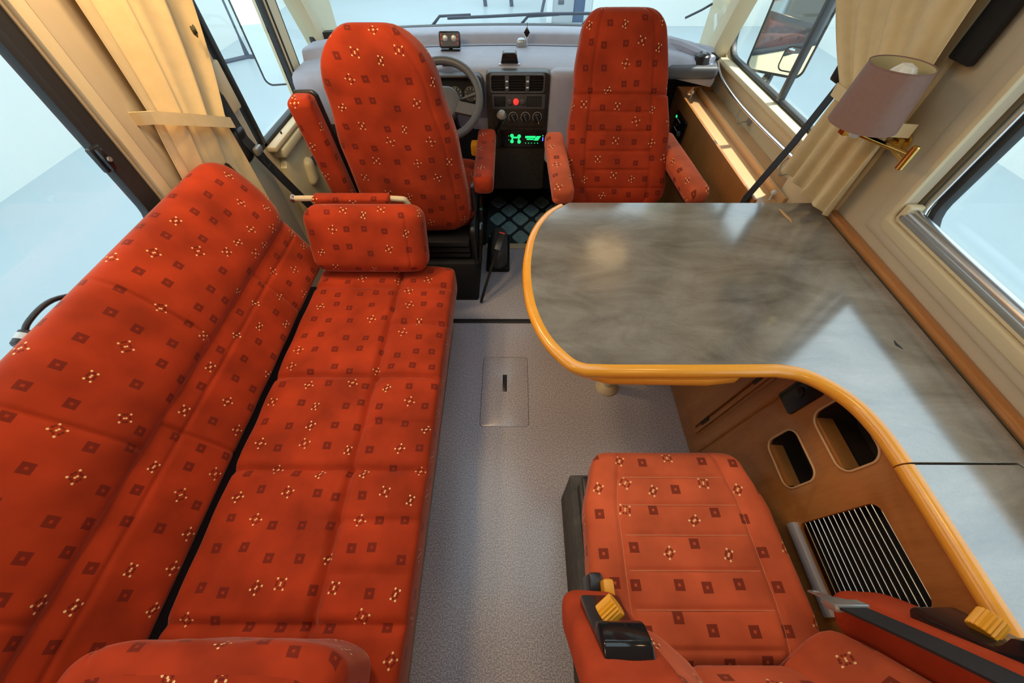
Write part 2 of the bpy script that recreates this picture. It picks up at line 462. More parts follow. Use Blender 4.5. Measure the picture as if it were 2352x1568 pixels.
def pad(L, a, zt, zb, n=4.0, r=0.05, ny=26, nx=24, gx=(), gy=(), cx=0.0, cz=0.0, uvo=(0, 0), bump=0.0, extra=None):
    """upholstered pad: local Y along its length 0..L, X across, Z out of its face.
    gx: grooves (s, depth, width) along the length; gy: (y, depth, width, s0, s1) across"""
    a = fn(a); zt = fn(zt); zb = fn(zb); cx = fn(cx); cz = fn(cz)
    ys = set()
    for i in range(9): ys.add(round(r * (1 - math.cos(i / 8 * PI / 2)), 5)); ys.add(round(L - r * (1 - math.cos(i / 8 * PI / 2)), 5))
    for i in range(ny + 1): ys.add(round(r + (L - 2 * r) * i / ny, 5))
    for g in gy:
        for k in (-2.2, -1.3, -0.7, 0, 0.7, 1.3, 2.2):
            y = g[0] + k * g[2]
            if 0 < y < L: ys.add(round(y, 5))
    ys = sorted(ys); ys = [y for i, y in enumerate(ys) if i == 0 or y - ys[i - 1] > 0.0008]
    am = a(L / 2); ss = set()
    for i in range(-nx, nx + 1):
        t = i / nx; ss.add(round(math.copysign(1 - (1 - abs(t)) ** 2.0, t), 5))
    for g in gx:
        for k in (-2.2, -1.3, -0.7, 0, 0.7, 1.3, 2.2):
            s = g[0] + k * g[2] / am
            if abs(s) < 0.98: ss.add(round(s, 5))
    ss = sorted(ss); ns = len(ss); V = []; UV = []; vv = 0; prev = None
    for y in ys:
        d = min(y, L - y); k = 1.0
        if d < r: k = math.sqrt(max(0, 1 - (1 - d / r) ** 2))
        A = max(0.002, a(y) - r * (1 - k)); T = zt(y) - min(r, zt(y)) * (1 - k); B = zb(y) - min(r, zb(y)) * (1 - k)
        ring = []
        for s in ss:
            h = (max(0, 1 - abs(s) ** n)) ** (1 / n); z = T * h
            x = s * A
            for g in gx: z -= g[1] * k * math.exp(-((s - g[0]) * A / g[2]) ** 2)
            for g in gy:
                e = 1.0
                if len(g) > 3: e = 1 / (1 + math.exp(-(s - g[3]) * 40)) / (1 + math.exp((s - g[4]) * 40))
                z -= g[1] * h * e * math.exp(-((y - g[0]) / g[2]) ** 2)
            if bump: z += bump * h * k * (math.sin(x * 31 + y * 13) * math.sin(y * 23 - x * 9) + 0.5 * math.sin(x * 57 - y * 41))
            if extra: z += extra(s, y) * h * k
            ring.append(Vector((cx(y) + x, y, cz(y) + z)))
        for s in reversed(ss[1:-1]):
            h = (1 - abs(s) ** n) ** (1 / n); ring.append(Vector((cx(y) + s * A, y, cz(y) - B * h)))
        mid = ring[ns // 2]
        if prev is not None: vv += (mid - prev).length
        prev = mid
        cum = [0.0]
        for i in range(1, len(ring)): cum.append(cum[-1] + (ring[i] - ring[i - 1]).length)
        c0 = cum[ns // 2]; tot = cum[-1] + (ring[0] - ring[-1]).length
        UV.append([(c - c0 + uvo[0], vv + uvo[1]) for c in cum] + [(tot - c0 + uvo[0], vv + uvo[1])])
        V.append(ring)
    m = len(V[0]); verts = [p for r_ in V for p in r_]; F = []; FU = []
    for i in range(len(ys) - 1):
        for j in range(m):
            j2 = (j + 1) % m
            F.append((i * m + j, i * m + j2, (i + 1) * m + j2, (i + 1) * m + j))
            FU.append((UV[i][j], UV[i][j + 1], UV[i + 1][j + 1], UV[i + 1][j]))
    F.append(tuple(reversed(range(m)))); FU.append(tuple((V[0][j].x + uvo[0], V[0][j].z + uvo[1]) for j in reversed(range(m))))
    o = (len(ys) - 1) * m
    F.append(tuple(o + j for j in range(m))); FU.append(tuple((V[-1][j].x + uvo[0], V[-1][j].z + uvo[1] + 0.03) for j in range(m)))
    return G().add(verts, F, FU)

def sheet(fnc, nu, nv, th):
    """thin cloth with real thickness, fnc(u,v)->Vector"""
    P = [[Vector(fnc(i / nu, j / nv)) for i in range(nu + 1)] for j in range(nv + 1)]
    def nrm(i, j):
        a = P[j][min(i + 1, nu)] - P[j][max(i - 1, 0)]; b = P[min(j + 1, nv)][i] - P[max(j - 1, 0)][i]
        n = a.cross(b); return n.normalized() if n.length > 1e-9 else Vector((1, 0, 0))
    v = []; f = []; W = nu + 1; N = W * (nv + 1)
    for sgn in (1, -1):
        for j in range(nv + 1):
            for i in range(W): v.append(P[j][i] + nrm(i, j) * (sgn * th / 2))
    for j in range(nv):
        for i in range(nu):
            q = (j * W + i, j * W + i + 1, j * W + W + i + 1, j * W + W + i)
            f.append(q); f.append(tuple(N + k for k in reversed(q)))
    for j in range(nv):
        for i in (0, nu):
            a, b = j * W + i, j * W + W + i; f.append((a, b, N + b, N + a) if i else (b, a, N + a, N + b))
    for i in range(nu):
        for j in (0, nv):
            a, b = j * W + i, j * W + i + 1; f.append((b, a, N + a, N + b) if j else (a, b, N + b, N + a))
    return G().add(v, f)

# ------------------------------------------------------------------ object helpers
def obj(name, g, mat, parent=None, sharp=35, label=None):
    me = bpy.data.meshes.new(name)
    me.from_pydata([tuple(p) for p in g.v], [], g.f)
    uvl = me.uv_layers.new(name='UVMap')
    flat = []
    for poly, uv in zip(me.polygons, g.uv):
        if uv:
            for u in uv: flat += [u[0], u[1]]
        else:
            nx_, ny_, nz_ = (abs(c) for c in poly.normal)
            for vi in poly.vertices:
                c = me.vertices[vi].co
                flat += ([c.y, c.z] if nx_ >= ny_ and nx_ >= nz_ else [c.x, c.z] if ny_ >= nz_ else [c.x, c.y])
    uvl.data.foreach_set('uv', flat)
    me.polygons.foreach_set('use_smooth', [True] * len(me.polygons))
    me.set_sharp_from_angle(angle=math.radians(sharp))
    me.materials.append(mat if not isinstance(mat, str) else M[mat])
    me.update()
    o = bpy.data.objects.new(name, me); COL.objects.link(o)
    if parent is not None:
        o.parent = parent; o.matrix_parent_inverse = PINV.get(parent.name, Matrix())
    if label: o['label'] = label
    return o
PINV = {}
def thing(name, label, cat, loc, group=None):
    o = bpy.data.objects.new(name, None); COL.objects.link(o); o.location = loc; o.empty_display_size = 0.05
    PINV[o.name] = Matrix.Translation(Vector(loc)).inverted()
    o['label'] = label; o['category'] = cat
    if group: o['group'] = group
    return o
def tag(o, label, cat, group=None):
    o['label'] = label; o['category'] = cat
    if group: o['group'] = group
    return o
def struct(name, g, mat, sharp=35):
    o = obj(name, g, mat, None, sharp); o['kind'] = 'structure'; return o

def ngon_cut(y0, y1, z0, z1): return [(y0, z0), (y1, z0), (y1, z1), (y0, z1)]

# ================================================================== THE SETTING
# showroom outside
struct('showroom_floor', box(-9, 9, -6, 16, -0.80, -0.75), 'hallfloor')
struct('showroom_wall_left', box(-5.6, -5.4, -6, 16, -0.75, 2.6), 'hallwall')
struct('showroom_wall_right', box(5.75, 5.95, -6, 16, -0.75, 2.6), 'hallwall')
struct('showroom_wall_front', box(-5.4, 5.75, 14.0, 14.2, -0.75, 2.6), 'hallwall')
struct('showroom_partition', box(1.62, 5.74, 10.05, 10.25, -0.749, 2.4), 'hallwall')

# vehicle floor
fl = struct('floor', plate([(-1.14, -1.6), (1.19, -1.6), (1.19, 1.9), (-1.14, 1.9)], [rrect(-0.142, 0.682, 0.072, 1.046, 0.018)], 0.03).tf(Matrix.Translation((0, 0, -0.03))), 'floor')
hp = obj('hatch_lid', prism(rrect(-0.1405, 0.6835, 0.0705, 1.0445, 0.017), -0.028, 0.0002, 0.0008), 'floor', fl)
obj('hatch_handle', box(-0.046, -0.026, 0.855, 0.945, -0.004, 0.0015, 0.001), 'black', fl, label='black recessed hatch grip')
struct('floor_base', box(-1.14, 1.19, -1.6, 3.0, -0.10, -0.031), 'blackm')
struct('trim_1', box(-0.34, 1.1, 1.262, 1.288, 0.0, 0.006, 0.002), 'rubber')
struct('trim_2', box(-0.17, 0.9, 1.862, 1.905, 0.0, 0.012, 0.004), 'cream')

# left wall (x = -1.10): sofa window, pillar, cab door
WX = -1.10
lw = struct('wall_left', plate([(-1.6, 0), (1.40, 0), (1.40, 1.98), (-1.6, 1.98)], [rrect(-0.75, 0.74, 1.06, 1.50, 0.10)], 0.04).tf(MX(WX - 0.04)), 'wallfab')
def window(name, y0, y1, z0, z1, r, x, side, frame_mat='rubber', grow=0.03, deep=0.03, glass=True):
    """window frame ring standing in a side wall; side -1 left, +1 right"""
    g = plate(rrect(y0 - grow, z0 - grow, y1 + grow, z1 + grow, r + grow), [rrect(y0, z0, y1, z1, r)], deep, 0.006)
    w_ = struct(name, g.tf(MX(x)), frame_mat)
    if glass:
        p = plate(rrect(y0 - 0.01, z0 - 0.01, y1 + 0.01, z1 + 0.01, r), [], 0.004)
        obj('window_pane', p.tf(MX(x + deep / 2)), 'glass', w_)
    return w_
w1 = window('window_1', -0.70, 1.000, 0.775, 1.45, 0.075, -1.135, -1)
obj('inner_frame', plate(rrect(-0.76, 0.71, 1.105, 1.52, 0.11), [rrect(-0.73, 0.74, 1.066, 1.49, 0.09)], 0.018, 0.005).tf(MX(-1.102)), 'cream', w1)
obj('outer_seal', plate(rrect(-0.745, 0.73, 1.075, 1.50, 0.10), [rrect(-0.715, 0.76, 1.022, 1.468, 0.085)], 0.012, 0.004).tf(MX(-1.116)), 'rubber', w1)
# pillar behind the curtain and the cab side
pl = struct('wall_left_pillar', box(-1.15, -1.092, 1.112, 1.640, 0.0, 1.955, 0.01), 'wallfab')
obj('pillar_ledge', box(-1.105, -1.075, 1.56, 1.64, 0.88, 1.04, 0.008), 'cream', pl)
cw = struct('wall_left_cab', plate([(1.63, 0), (3.0, 0), (3.0, 1.955), (1.63, 1.955)], [rrect(1.668, 0.69, 2.205, 1.6, 0.02), rrect(2.315, 0.62, 2.62, 1.6, 0.03)], 0.05).tf(MX(-1.16)), 'cream')
w2 = window('window_2', 1.672, 2.195, 0.70, 1.58, 0.015, -1.14, -1, grow=0.004)
obj('slider_post', box(-1.142, -1.108, 1.700, 1.730, 0.69, 1.59, 0.004), 'rubber', w2)
obj('lower_seal', box(-1.142, -1.108, 1.672, 2.20, 0.690, 0.706, 0.003), 'rubber', w2)
obj('drip_rail', box(-1.125, -1.105, 2.222, 2.232, 0.66, 1.6, 0.003), 'rubber', w2)
w3 = window('window_3', 2.33, 2.605, 0.64, 1.58, 0.02, -1.14, -1, grow=0.014)
# right wall (x = 1.13): dinette window
RX = 1.13
rw = struct('wall_right', plate([(-1.6, 0), (1.19, 0), (1.19, 1.98), (-1.6, 1.98)], [rrect(-0.80, 0.835, 0.968, 1.50, 0.02)], 0.03).tf(MX(RX)), 'wallfab')
struct('wall_right_trim', box(1.10, 1.13, -1.0, 1.16, 0.722, 0.742, 0.006), 'woody')
pr_ = struct('wall_right_pillar', box(1.115, 1.20, 1.155, 1.46, 0.0, 1.98, 0.015), 'cream')
struct('wall_right_outer', plate([(-1.6, 0), (1.25, 0), (1.25, 1.98), (-1.6, 1.98)], [rrect(-0.80, 0.79, 0.965, 1.54, 0.09)], 0.03).tf(MX(1.19)), 'cream')
rcab = struct('wall_right_cab', plate([(1.40, 0), (3.0, 0), (3.0, 1.98), (1.40, 1.98)], [rrect(1.50, 0.79, 2.62, 1.28, 0.10)], 0.04).tf(MX(1.20)), 'cream')
w4 = window('window_4', -0.70, 0.928, 0.832, 1.50, 0.075, 1.185, 1, grow=0.022)
obj('seal_ring', plate(rrect(-0.745, 0.795, 0.965, 1.54, 0.10), [rrect(-0.718, 0.818, 0.944, 1.515, 0.085)], 0.012, 0.004).tf(MX(1.172)), 'alu', w4)
obj('inner_frame', plate(rrect(-0.85, 0.800, 0.985, 1.56, 0.028), [rrect(-0.82, 0.834, 0.966, 1.53, 0.018)], 0.016, 0.005).tf(MX(1.118)), 'cream', w4)
obj('frame_lip', plate(rrect(-0.88, 0.775, 1.03, 1.58, 0.01), [rrect(-0.84, 0.802, 0.984, 1.56, 0.02)], 0.006, 0.002).tf(MX(1.1235)), 'wallfab', w4)
w5 = window('window_5', 1.52, 2.60, 0.81, 1.265, 0.10, 1.215, 1, grow=0.02)
obj('divider', box(1.212, 1.238, 1.912, 1.940, 0.80, 1.275, 0.004), 'greyd', w5)
struct('window_sill', box(1.165, 1.222, 1.46, 2.56, 0.765, 0.792, 0.008), 'cream')
struct('wall_rear', box(-1.14, 1.2, -1.66, -1.60, 0, 1.98), 'wallfab')
ceil_ = struct('ceiling', plate([(-1.16, -1.66), (1.24, -1.66), (1.24, 2.55), (-1.16, 2.55)], [rrect(-0.40, 0.12, 0.46, 1.20, 0.05)], 0.04).tf(Matrix.Translation((0, 0, 1.96))), 'ceil')
obj('skylight_frame', plate(rrect(-0.45, 0.07, 0.51, 1.25, 0.06), [rrect(-0.395, 0.125, 0.455, 1.195, 0.045)], 0.03, 0.006).tf(Matrix.Translation((0, 0, 1.93))), 'cream', ceil_)
obj('skylight_pane', plate(rrect(-0.41, 0.11, 0.47, 1.21, 0.05), [], 0.006).tf(Matrix.Translation((0, 0, 2.001))), 'glass', ceil_)
struct('ceiling_header', box(-1.16, 1.24, 2.37, 2.55, 1.64, 1.959), 'ceil')
struct('cab_bulkhead', box(-1.14, 1.19, 2.60, 2.65, -0.03, 0.78), 'blackm')
# windscreen, sloping back over the dashboard
WS0 = Vector((0, 2.83, 0.865)); WSd = Vector((0, -0.42, 0.80)).normalized()
def ws(x, t): return (x, WS0.y - 0.16 * (x / 1.1) ** 2 + WSd.y * t, WS0.z + WSd.z * t - 0.09 * max(0.0, (x - 0.70) / 0.4) * max(0, 1 - t / 0.5))
def ws_sheet(u, v): return ws(-1.13 + 2.31 * u, 0.92 * v)
wsh = struct('window_6', sweep([Vector(ws(-1.13 + 2.31 * i / 24, 0)) for i in range(25)], [(-0.02, -0.03), (0.02, -0.03), (0.02, 0.012), (-0.02, 0.012)]), 'rubber')
obj('windscreen_pane', sheet(ws_sheet, 24, 4, 0.005), 'glass', wsh)
for s, x in ((-1, -1.12), (1, 1.16)):
    b0 = Vector(ws(x, -0.10)); b1 = Vector(ws(x, 0.92))
    obj('screen_pillar', sweep([b0, b1], [(-0.045, -0.05), (0.045, -0.05), (0.045, 0.04), (-0.045, 0.04)], up=(0, 1, 0)), 'cream', wsh)

# ceiling lamps (fixtures)
LWHERE = ['the far half of the sofa', 'the near half of the sofa', 'the aisle and foreground seat', 'the passenger seat', 'the left curtain', 'the rear right corner']
for (p, e, r) in LAMPS:
    t = thing('ceiling_lamp', '', 'lamp', p, 'ceiling lamps')
    t['label'] = 'round warm ceiling lamp with brass rim above ' + LWHERE[LAMPS.index((p, e, r))]
    obj('rim', lathe([(r, 0), (r + 0.012, 0), (r + 0.012, 0.03), (r, 0.03), (r, 0)], 24, Matrix.Translation((p[0], p[1], p[2] - 0.03))), 'brass', t)
    obj('diffuser', lathe([(0.0, 0.02), (r, 0.02), (r, 0.028), (0.0, 0.028)], 24, Matrix.Translation((p[0], p[1], p[2] - 0.03))), 'lampglow', t)
    obj('stem', cyl((p[0], p[1], p[2] - 0.002), (p[0], p[1], 1.96), 0.012), 'brass', t)

# ================================================================== SOFA
sofa = thing('sofa', 'long orange velour bench sofa with patterned squares along the left windows', 'sofa', (-0.66, 0.4, 0))
obj('base', box(-1.09, -0.325, -0.9, 1.21, 0.0, 0.315, 0.004), 'gap_shade', sofa)
obj('front_panel', box(-0.325, -0.305, -0.9, 1.21, 0.0, 0.318, 0.004), 'woody', sofa)
SY0, SY1 = -0.55, 1.215
sg = [(1.065, 0.012, 0.010), (0.652, 0.014, 0.011), (0.347, 0.014, 0.011), (0.0, 0.014, 0.011),
      (0.875, 0.010, 0.009, 0.27, 1.2), (0.485, 0.008, 0.012, 0.27, 1.2), (0.215, 0.009, 0.010, 0.1, 1.2), (0.10, 0.006, 0.012, 0.27, 1.2)]
sg = [(g[0] - SY0,) + tuple(g[1:]) for g in sg]
seat = pad(SY1 - SY0, 0.274, 0.060, 0.085, n=7, r=0.06, ny=70, nx=26, gx=[(0.23, 0.019, 0.011)], gy=sg, bump=0.0035, uvo=(0.03, 0))
obj('seat_cushion', seat.tf(AX((-0.512, SY0, 0.402), (1, 0, 0), (0, 1, 0), (0, 0, 1))), 'fab', sofa, sharp=60)
# backrest: lower panel and upper head roll, both leaning against the wall
def back_pad(p0, p1, half_t, zt, y0, y1, n, gy, uvo, r, gx=(), bump=0.002):
    p0 = Vector((p0[0], 0, p0[1])); p1 = Vector((p1[0], 0, p1[1])); d = (p1 - p0); hw = d.length / 2; ex = d.normalized() * -1
    ez = ex.cross(Vector((0, 1, 0))); c = (p0 + p1) / 2
    return pad(y1 - y0, hw, zt, half_t, n=n, r=r, ny=60, nx=22, gy=[(g[0] - y0,) + tuple(g[1:]) for g in gy], gx=gx, uvo=uvo, bump=bump).tf(AX((c.x, y0, c.z), ex, (0, 1, 0), ez))
obj('backrest', back_pad((-0.838, 0.420), (-0.962, 0.70), 0.045, 0.045, -0.55, 1.275, 6, [(0.95, 0.006, 0.006), (0.40, 0.006, 0.006)], (0.4, 0.2), 0.09, gx=[(0.0, 0.004, 0.006)]), 'fab', sofa, sharp=60)
obj('head_roll', back_pad((-0.908, 0.612), (-1.050, 0.866), 0.035, 0.068, -0.55, 1.30, 3.2, [(0.66, 0.006, 0.006), (0.33, 0.006, 0.006), (0.0, 0.006, 0.006)], (1.1, 0.05), 0.12), 'fab', sofa, sharp=60)
# loose bolsters
fb = thing('bolster_cushion', 'orange bolster cushion standing at the far end of the sofa behind the driver seat', 'cushion', (-0.55, 1.16, 0.47))
ey = Vector((0, 0.42, 1)).normalized(); ez = Vector((1, 0, 0)).cross(ey)
obj('cover', pad(0.255, 0.222, 0.065, 0.055, n=4.5, r=0.055, ny=14, nx=20, gx=[(0.74, 0.004, 0.005)], bump=0.002, uvo=(0.3, 0.6)).tf(AX((-0.557, 1.148, 0.468), (1, 0, 0), ey, ez)), 'fab', fb, sharp=60)
rod = thing('sofa_end_rail', 'cream end rail with an orange padded sleeve behind the far bolster', 'rail', (-0.6, 1.31, 0.45))
obj('rod', tube(smooth_path([(-0.85, 1.325, 0.676), (-0.80, 1.325, 0.677), (-0.6, 1.325, 0.677), (-0.45, 1.325, 0.676), (-0.42, 1.33, 0.66), (-0.415, 1.335, 0.60), (-0.415, 1.335, 0.30)], 6), 0.011), 'cream', rod)
obj('rod_end', cyl((-0.865, 1.325, 0.676), (-0.848, 1.325, 0.676), 0.015, bev=0.004), 'alu', rod)
obj('padded_sleeve', pad(0.295, 0.024, 0.019, 0.05, n=4, r=0.01, ny=10, nx=10, uvo=(0.9, 0.31)).tf(AX((-0.475, 1.312, 0.68), (0, 1, 0), (-1, 0, 0), (0, 0, 1))), 'fab', rod, sharp=60)
nb = thing('bolster_cushion', 'orange bolster cushion at the near end of the sofa, cut off by the picture edge', 'cushion', (-0.53, -0.12, 0.46))
obj('cover', pad(0.21, 0.245, 0.085, 0.085, n=4.5, r=0.045, ny=14, nx=20, gx=[(0.86, 0.004, 0.005)], bump=0.002, uvo=(0.7, 0.1)).tf(AX((-0.528, -0.105, 0.462), (-1, 0, 0), (0, 0, 1), (0, 1, 0))), 'fab', nb, sharp=60)

# ================================================================== TABLE AND SIDEBOARD
TZ = 0.72
left_curve = smooth_path([(0.205, 1.232, 0), (0.135, 1.17, 0), (0.080, 1.062, 0), (0.055, 0.93, 0), (0.052, 0.81, 0), (0.066, 0.70, 0), (0.100, 0.605, 0), (0.150, 0.538, 0), (0.185, 0.520, 0)], 5)
right_curve = smooth_path([(0.66, 0.520, 0), (0.72, 0.508, 0), (0.772, 0.472, 0), (0.812, 0.418, 0), (0.832, 0.352, 0), (0.838, 0.277, 0)], 5)
outline = [(p.x, p.y) for p in left_curve] + [(0.25, 0.518), (0.45, 0.518)] + [(p.x, p.y) for p in right_curve]
poly = outline + [(1.062, 0.277), (1.098, 0.235), (1.098, 1.232)]
table = thing('dinette_table', 'grey mottled table with rounded end and orange wooden edge', 'table', (0.5, 0.87, 0))
tp = obj('tabletop', prism(poly, TZ - 0.03, TZ, 0.001, 1), 'lam', table)
eprof = [(-0.004, -0.036), (0.010, -0.034), (0.019, -0.025), (0.022, -0.014), (0.018, -0.003), (0.008, 0.002), (-0.004, 0.001)]
obj('edge_band', sweep([Vector((p[0], p[1], TZ)) for p in outline[2:]], [(a, b) for a, b in eprof]), 'edge', table, sharp=50)
lp = [(0.155, 1.19)] + [(p[0] + 0.012, p[1] - 0.004) for p in outline[6:len(left_curve)]] + [(0.25, 0.500), (0.50, 0.496), (0.575, 0.505), (0.61, 0.53), (0.61, 1.19)]
obj('underleaf', prism(lp, TZ - 0.062, TZ - 0.0365, 0.005), 'edge', table)
tl = obj('leg', cyl((0.432, 0.880, 0.0), (0.432, 0.880, 0.66), 0.022, 20), 'cream', table)
obj('leg_foot', lathe([(0.048, 0), (0.05, 0.006), (0.044, 0.016), (0.03, 0.03), (0.0225, 0.034)], 24, Matrix.Translation((0.432, 0.880, 0))), 'cream', tl)
side = thing('sideboard', 'wooden sideboard under the right window with two cut-out niches and a metal vent', 'cabinet', (0.95, 0.2, 0))
spoly = [(0.838, -0.9), (0.838, 0.273), (1.060, 0.273), (1.096, 0.231), (1.098, -0.9)]
obj('worktop', prism(spoly, TZ - 0.03, TZ, 0.001, 1), 'lam', side)
obj('edge_band', sweep([Vector((0.838, 0.273, TZ)), Vector((0.838, -0.3, TZ)), Vector((0.838, -0.9, TZ))], eprof), 'edge', side, sharp=50)
SL = 0.15; nrm_ = math.sqrt(1 + SL * SL)
ysl = Vector((SL, 0, 1)) / nrm_; zsl = Vector((0, 1, 0)).cross(ysl)
MS = AX((0.728, 0, 0), (0, 1, 0), ysl, zsl)                     # local (y, up the slope, into the cabinet)
n1 = rrect(0.312, 0.392, 0.458, 0.508, 0.030); n2 = rrect(0.300, 0.572, 0.462, 0.690, 0.034)
vent = rrect(0.028, 0.378, 0.226, 0.618, 0.024)
ZT = 0.686 * nrm_ + 0.003
obj('face_panel', plate([(-0.9, 0.0), (1.20, 0.0), (1.20, ZT), (-0.9, ZT)], [n1, n2, vent], 0.016, 0.003).tf(MS), 'wood', side)
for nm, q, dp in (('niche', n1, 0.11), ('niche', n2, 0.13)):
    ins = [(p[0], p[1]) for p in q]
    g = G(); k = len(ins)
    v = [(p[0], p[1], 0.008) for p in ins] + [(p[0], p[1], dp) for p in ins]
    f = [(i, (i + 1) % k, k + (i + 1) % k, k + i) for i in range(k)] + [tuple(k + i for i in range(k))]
    nn_ = obj(nm, g.add(v, f).tf(MS), 'niche_shade', side)
    y0_, y1_, z0_ = min(p[0] for p in q), max(p[0] for p in q), min(p[1] for p in q)
    obj('niche_shelf', box(y0_ + 0.012, y1_ - 0.012, z0_ + 0.001, z0_ + 0.010, 0.004, dp * 0.40).tf(MS), 'woody', nn_)
    loop = [MS @ Vector((p[0], p[1], -0.001)) for p in q]
    obj('rim', tube(loop, 0.0030, 8, closed=True), 'tray', nn_)
gr = obj('vent_box', box(0.010, 0.244, 0.36, 0.636, 0.045, 0.06).tf(MS), 'blackm', side)
for i in range(15):
    z = 0.398 + i * 0.0152
    g = box(0.029, 0.225, -0.0008, 0.0008, -0.010, 0.010)
    o = obj('vent_slat', g.tf(MS @ Matrix.Translation((0, z, 0.012)) @ Matrix.Rotation(math.radians(33), 4, 'X')), 'alu', side)
obj('vent_ledge', box(0.020, 0.232, 0.358, 0.384, -0.016, 0.002, 0.003).tf(MS), 'silver', side)
dr = obj('door', plate(rrect(0.640, 0.10, 0.99, 0.645, 0.006), [], 0.016, 0.003).tf(MS @ Matrix.Translation((0, 0, -0.016))), 'wood', side)
obj('door_frame', plate(rrect(0.618, 0.075, 1.02, 0.665, 0.006), [rrect(0.636, 0.096, 0.994, 0.649, 0.006)], 0.008, 0.002).tf(MS @ Matrix.Translation((0, 0, -0.008))), 'wood', dr)
for z in (0.14, 0.45):
    obj('hinge', box(0.628, 0.640, z, z + 0.05, -0.011, -0.004, 0.001).tf(MS), 'black', dr)
obj('corner_post', pad(0.60, 0.028, 0.012, 0.01, n=2.2, r=0.006, ny=6, nx=8).tf(MS @ AX((0.578, 0.06, -0.002), (-1, 0, 0), (0, 1, 0), (0, 0, -1))), 'wood', side)
lt = obj('latch_plate', plate(rrect(0.488, 0.515, 0.560, 0.640, 0.010), [], 0.012, 0.004).tf(MS @ Matrix.Translation((0, 0, -0.010))), 'gloss', side, label='black recessed latch')
obj('latch_button', lathe([(0.0, 0.0), (0.016, 0.0), (0.015, 0.005), (0.0, 0.007)], 20, MS @ AX((0.525, 0.585, -0.010), (-1, 0, 0), (0, 1, 0), (0, 0, -1))), 'black', lt)
obj('plinth', box(0.735, 1.12, -0.9, 1.2, 0.0, 0.02).tf(Matrix()), 'wood', side)
# splinter of wood on the table
tag(obj('wooden_sliver', prism([(0.960, 1.108), (0.966, 1.128), (0.957, 1.185), (0.949, 1.190), (0.951, 1.150)], TZ + 0.0005, TZ + 0.004, 0.001), 'tray'), 'thin pale wooden sliver lying on the grey table near the curtain', 'stick')
tag(obj('paper_scrap', prism([(0.995, 0.585), (1.006, 0.572), (1.000, 0.600)], TZ + 0.0005, TZ + 0.0015), 'black'), 'tiny dark triangular scrap on the table by the window', 'scrap')

# ================================================================== DINETTE SEAT (foreground)
ds = thing('swivel_seat', 'orange swivel seat in the foreground with black consoles on its raised armrests', 'seat', (0.44, 0.15, 0))
aw = lerp_tab([(0, 0.235), (0.10, 0.248), (0.30, 0.240), (0.46, 0.205)])
SGY = [0.035, 0.105, 0.180, 0.255, 0.325, 0.395]
cush = pad(0.475, aw, 0.055, 0.075, n=5, r=0.045, ny=30, nx=26, uvo=(0.02, 0.01),
           gy=[(y, 0.004, 0.006, -0.62, 0.62) for y in SGY], gx=[(-0.66, 0.006, 0.008), (0.66, 0.006, 0.008)],
           extra=lambda s, y: 0.012 * (abs(s) ** 4) - 0.006 * (1 - abs(s)))
cush.tf(AX((0.428, -0.075, 0.43), (1, 0, 0), (0, 1, 0), (0, 0.02, 1)))
sc_ = obj('seat_cushion', cush, 'fab_lit', ds, sharp=60)
for y in SGY[1:]:
    a_ = aw(y) * 0.62
    obj('seam', tube([(0.428 + a_ * (k / 6), y - 0.075, 0.43 + 0.0475 + 0.0025 * abs(k / 6)) for k in range(-6, 7)], 0.0011, 5), 'stitch', sc_)
for s in (-1, 1):
    obj('seam', tube([(0.428 + s * aw(y) * 0.66, y - 0.075, 0.43 + 0.0475) for y in [0.03 + 0.04 * k for k in range(10)]], 0.0010, 5), 'stitch', sc_)
LEAN = Vector((0, -0.36, 1)).normalized(); LN = Vector((1, 0, 0)).cross(LEAN) * -1    # LN points forward (+y)
def bol(s, y): return (0.062 + 0.05 * max(0.0, 1 - y / 0.55)) * (max(0.0, (abs(s) - 0.45) / 0.55) ** 1.1) if abs(s) > 0.45 else 0.0
bk = pad(0.72, lerp_tab([(0, 0.20), (0.15, 0.225), (0.45, 0.235), (0.72, 0.16)]), 0.07, 0.06, n=5, r=0.07, ny=30, nx=26, uvo=(0.5, 0.33), extra=bol, gx=[(-0.46, 0.004, 0.006), (0.46, 0.004, 0.006)])
obj('backrest', bk.tf(AX((0.445, -0.105, 0.47), (-1, 0, 0), LEAN, LN)), 'fab_lit', ds, sharp=60)
obj('pedestal', box(0.185, 0.66, -0.22, 0.395, 0.0, 0.27, 0.01), 'carpet', ds, label='dark grey carpeted seat pedestal')
obj('seat_frame', box(0.205, 0.64, -0.12, 0.36, 0.27, 0.375, 0.012), 'black', ds)
lv = obj('lever', box(0.175, 0.205, 0.058, 0.10, 0.40, 0.50, 0.006), 'black', ds)
obj('lever_grip', box(0.198, 0.222, 0.050, 0.085, 0.49, 0.535, 0.006), 'knob', lv, label='orange lever grip')
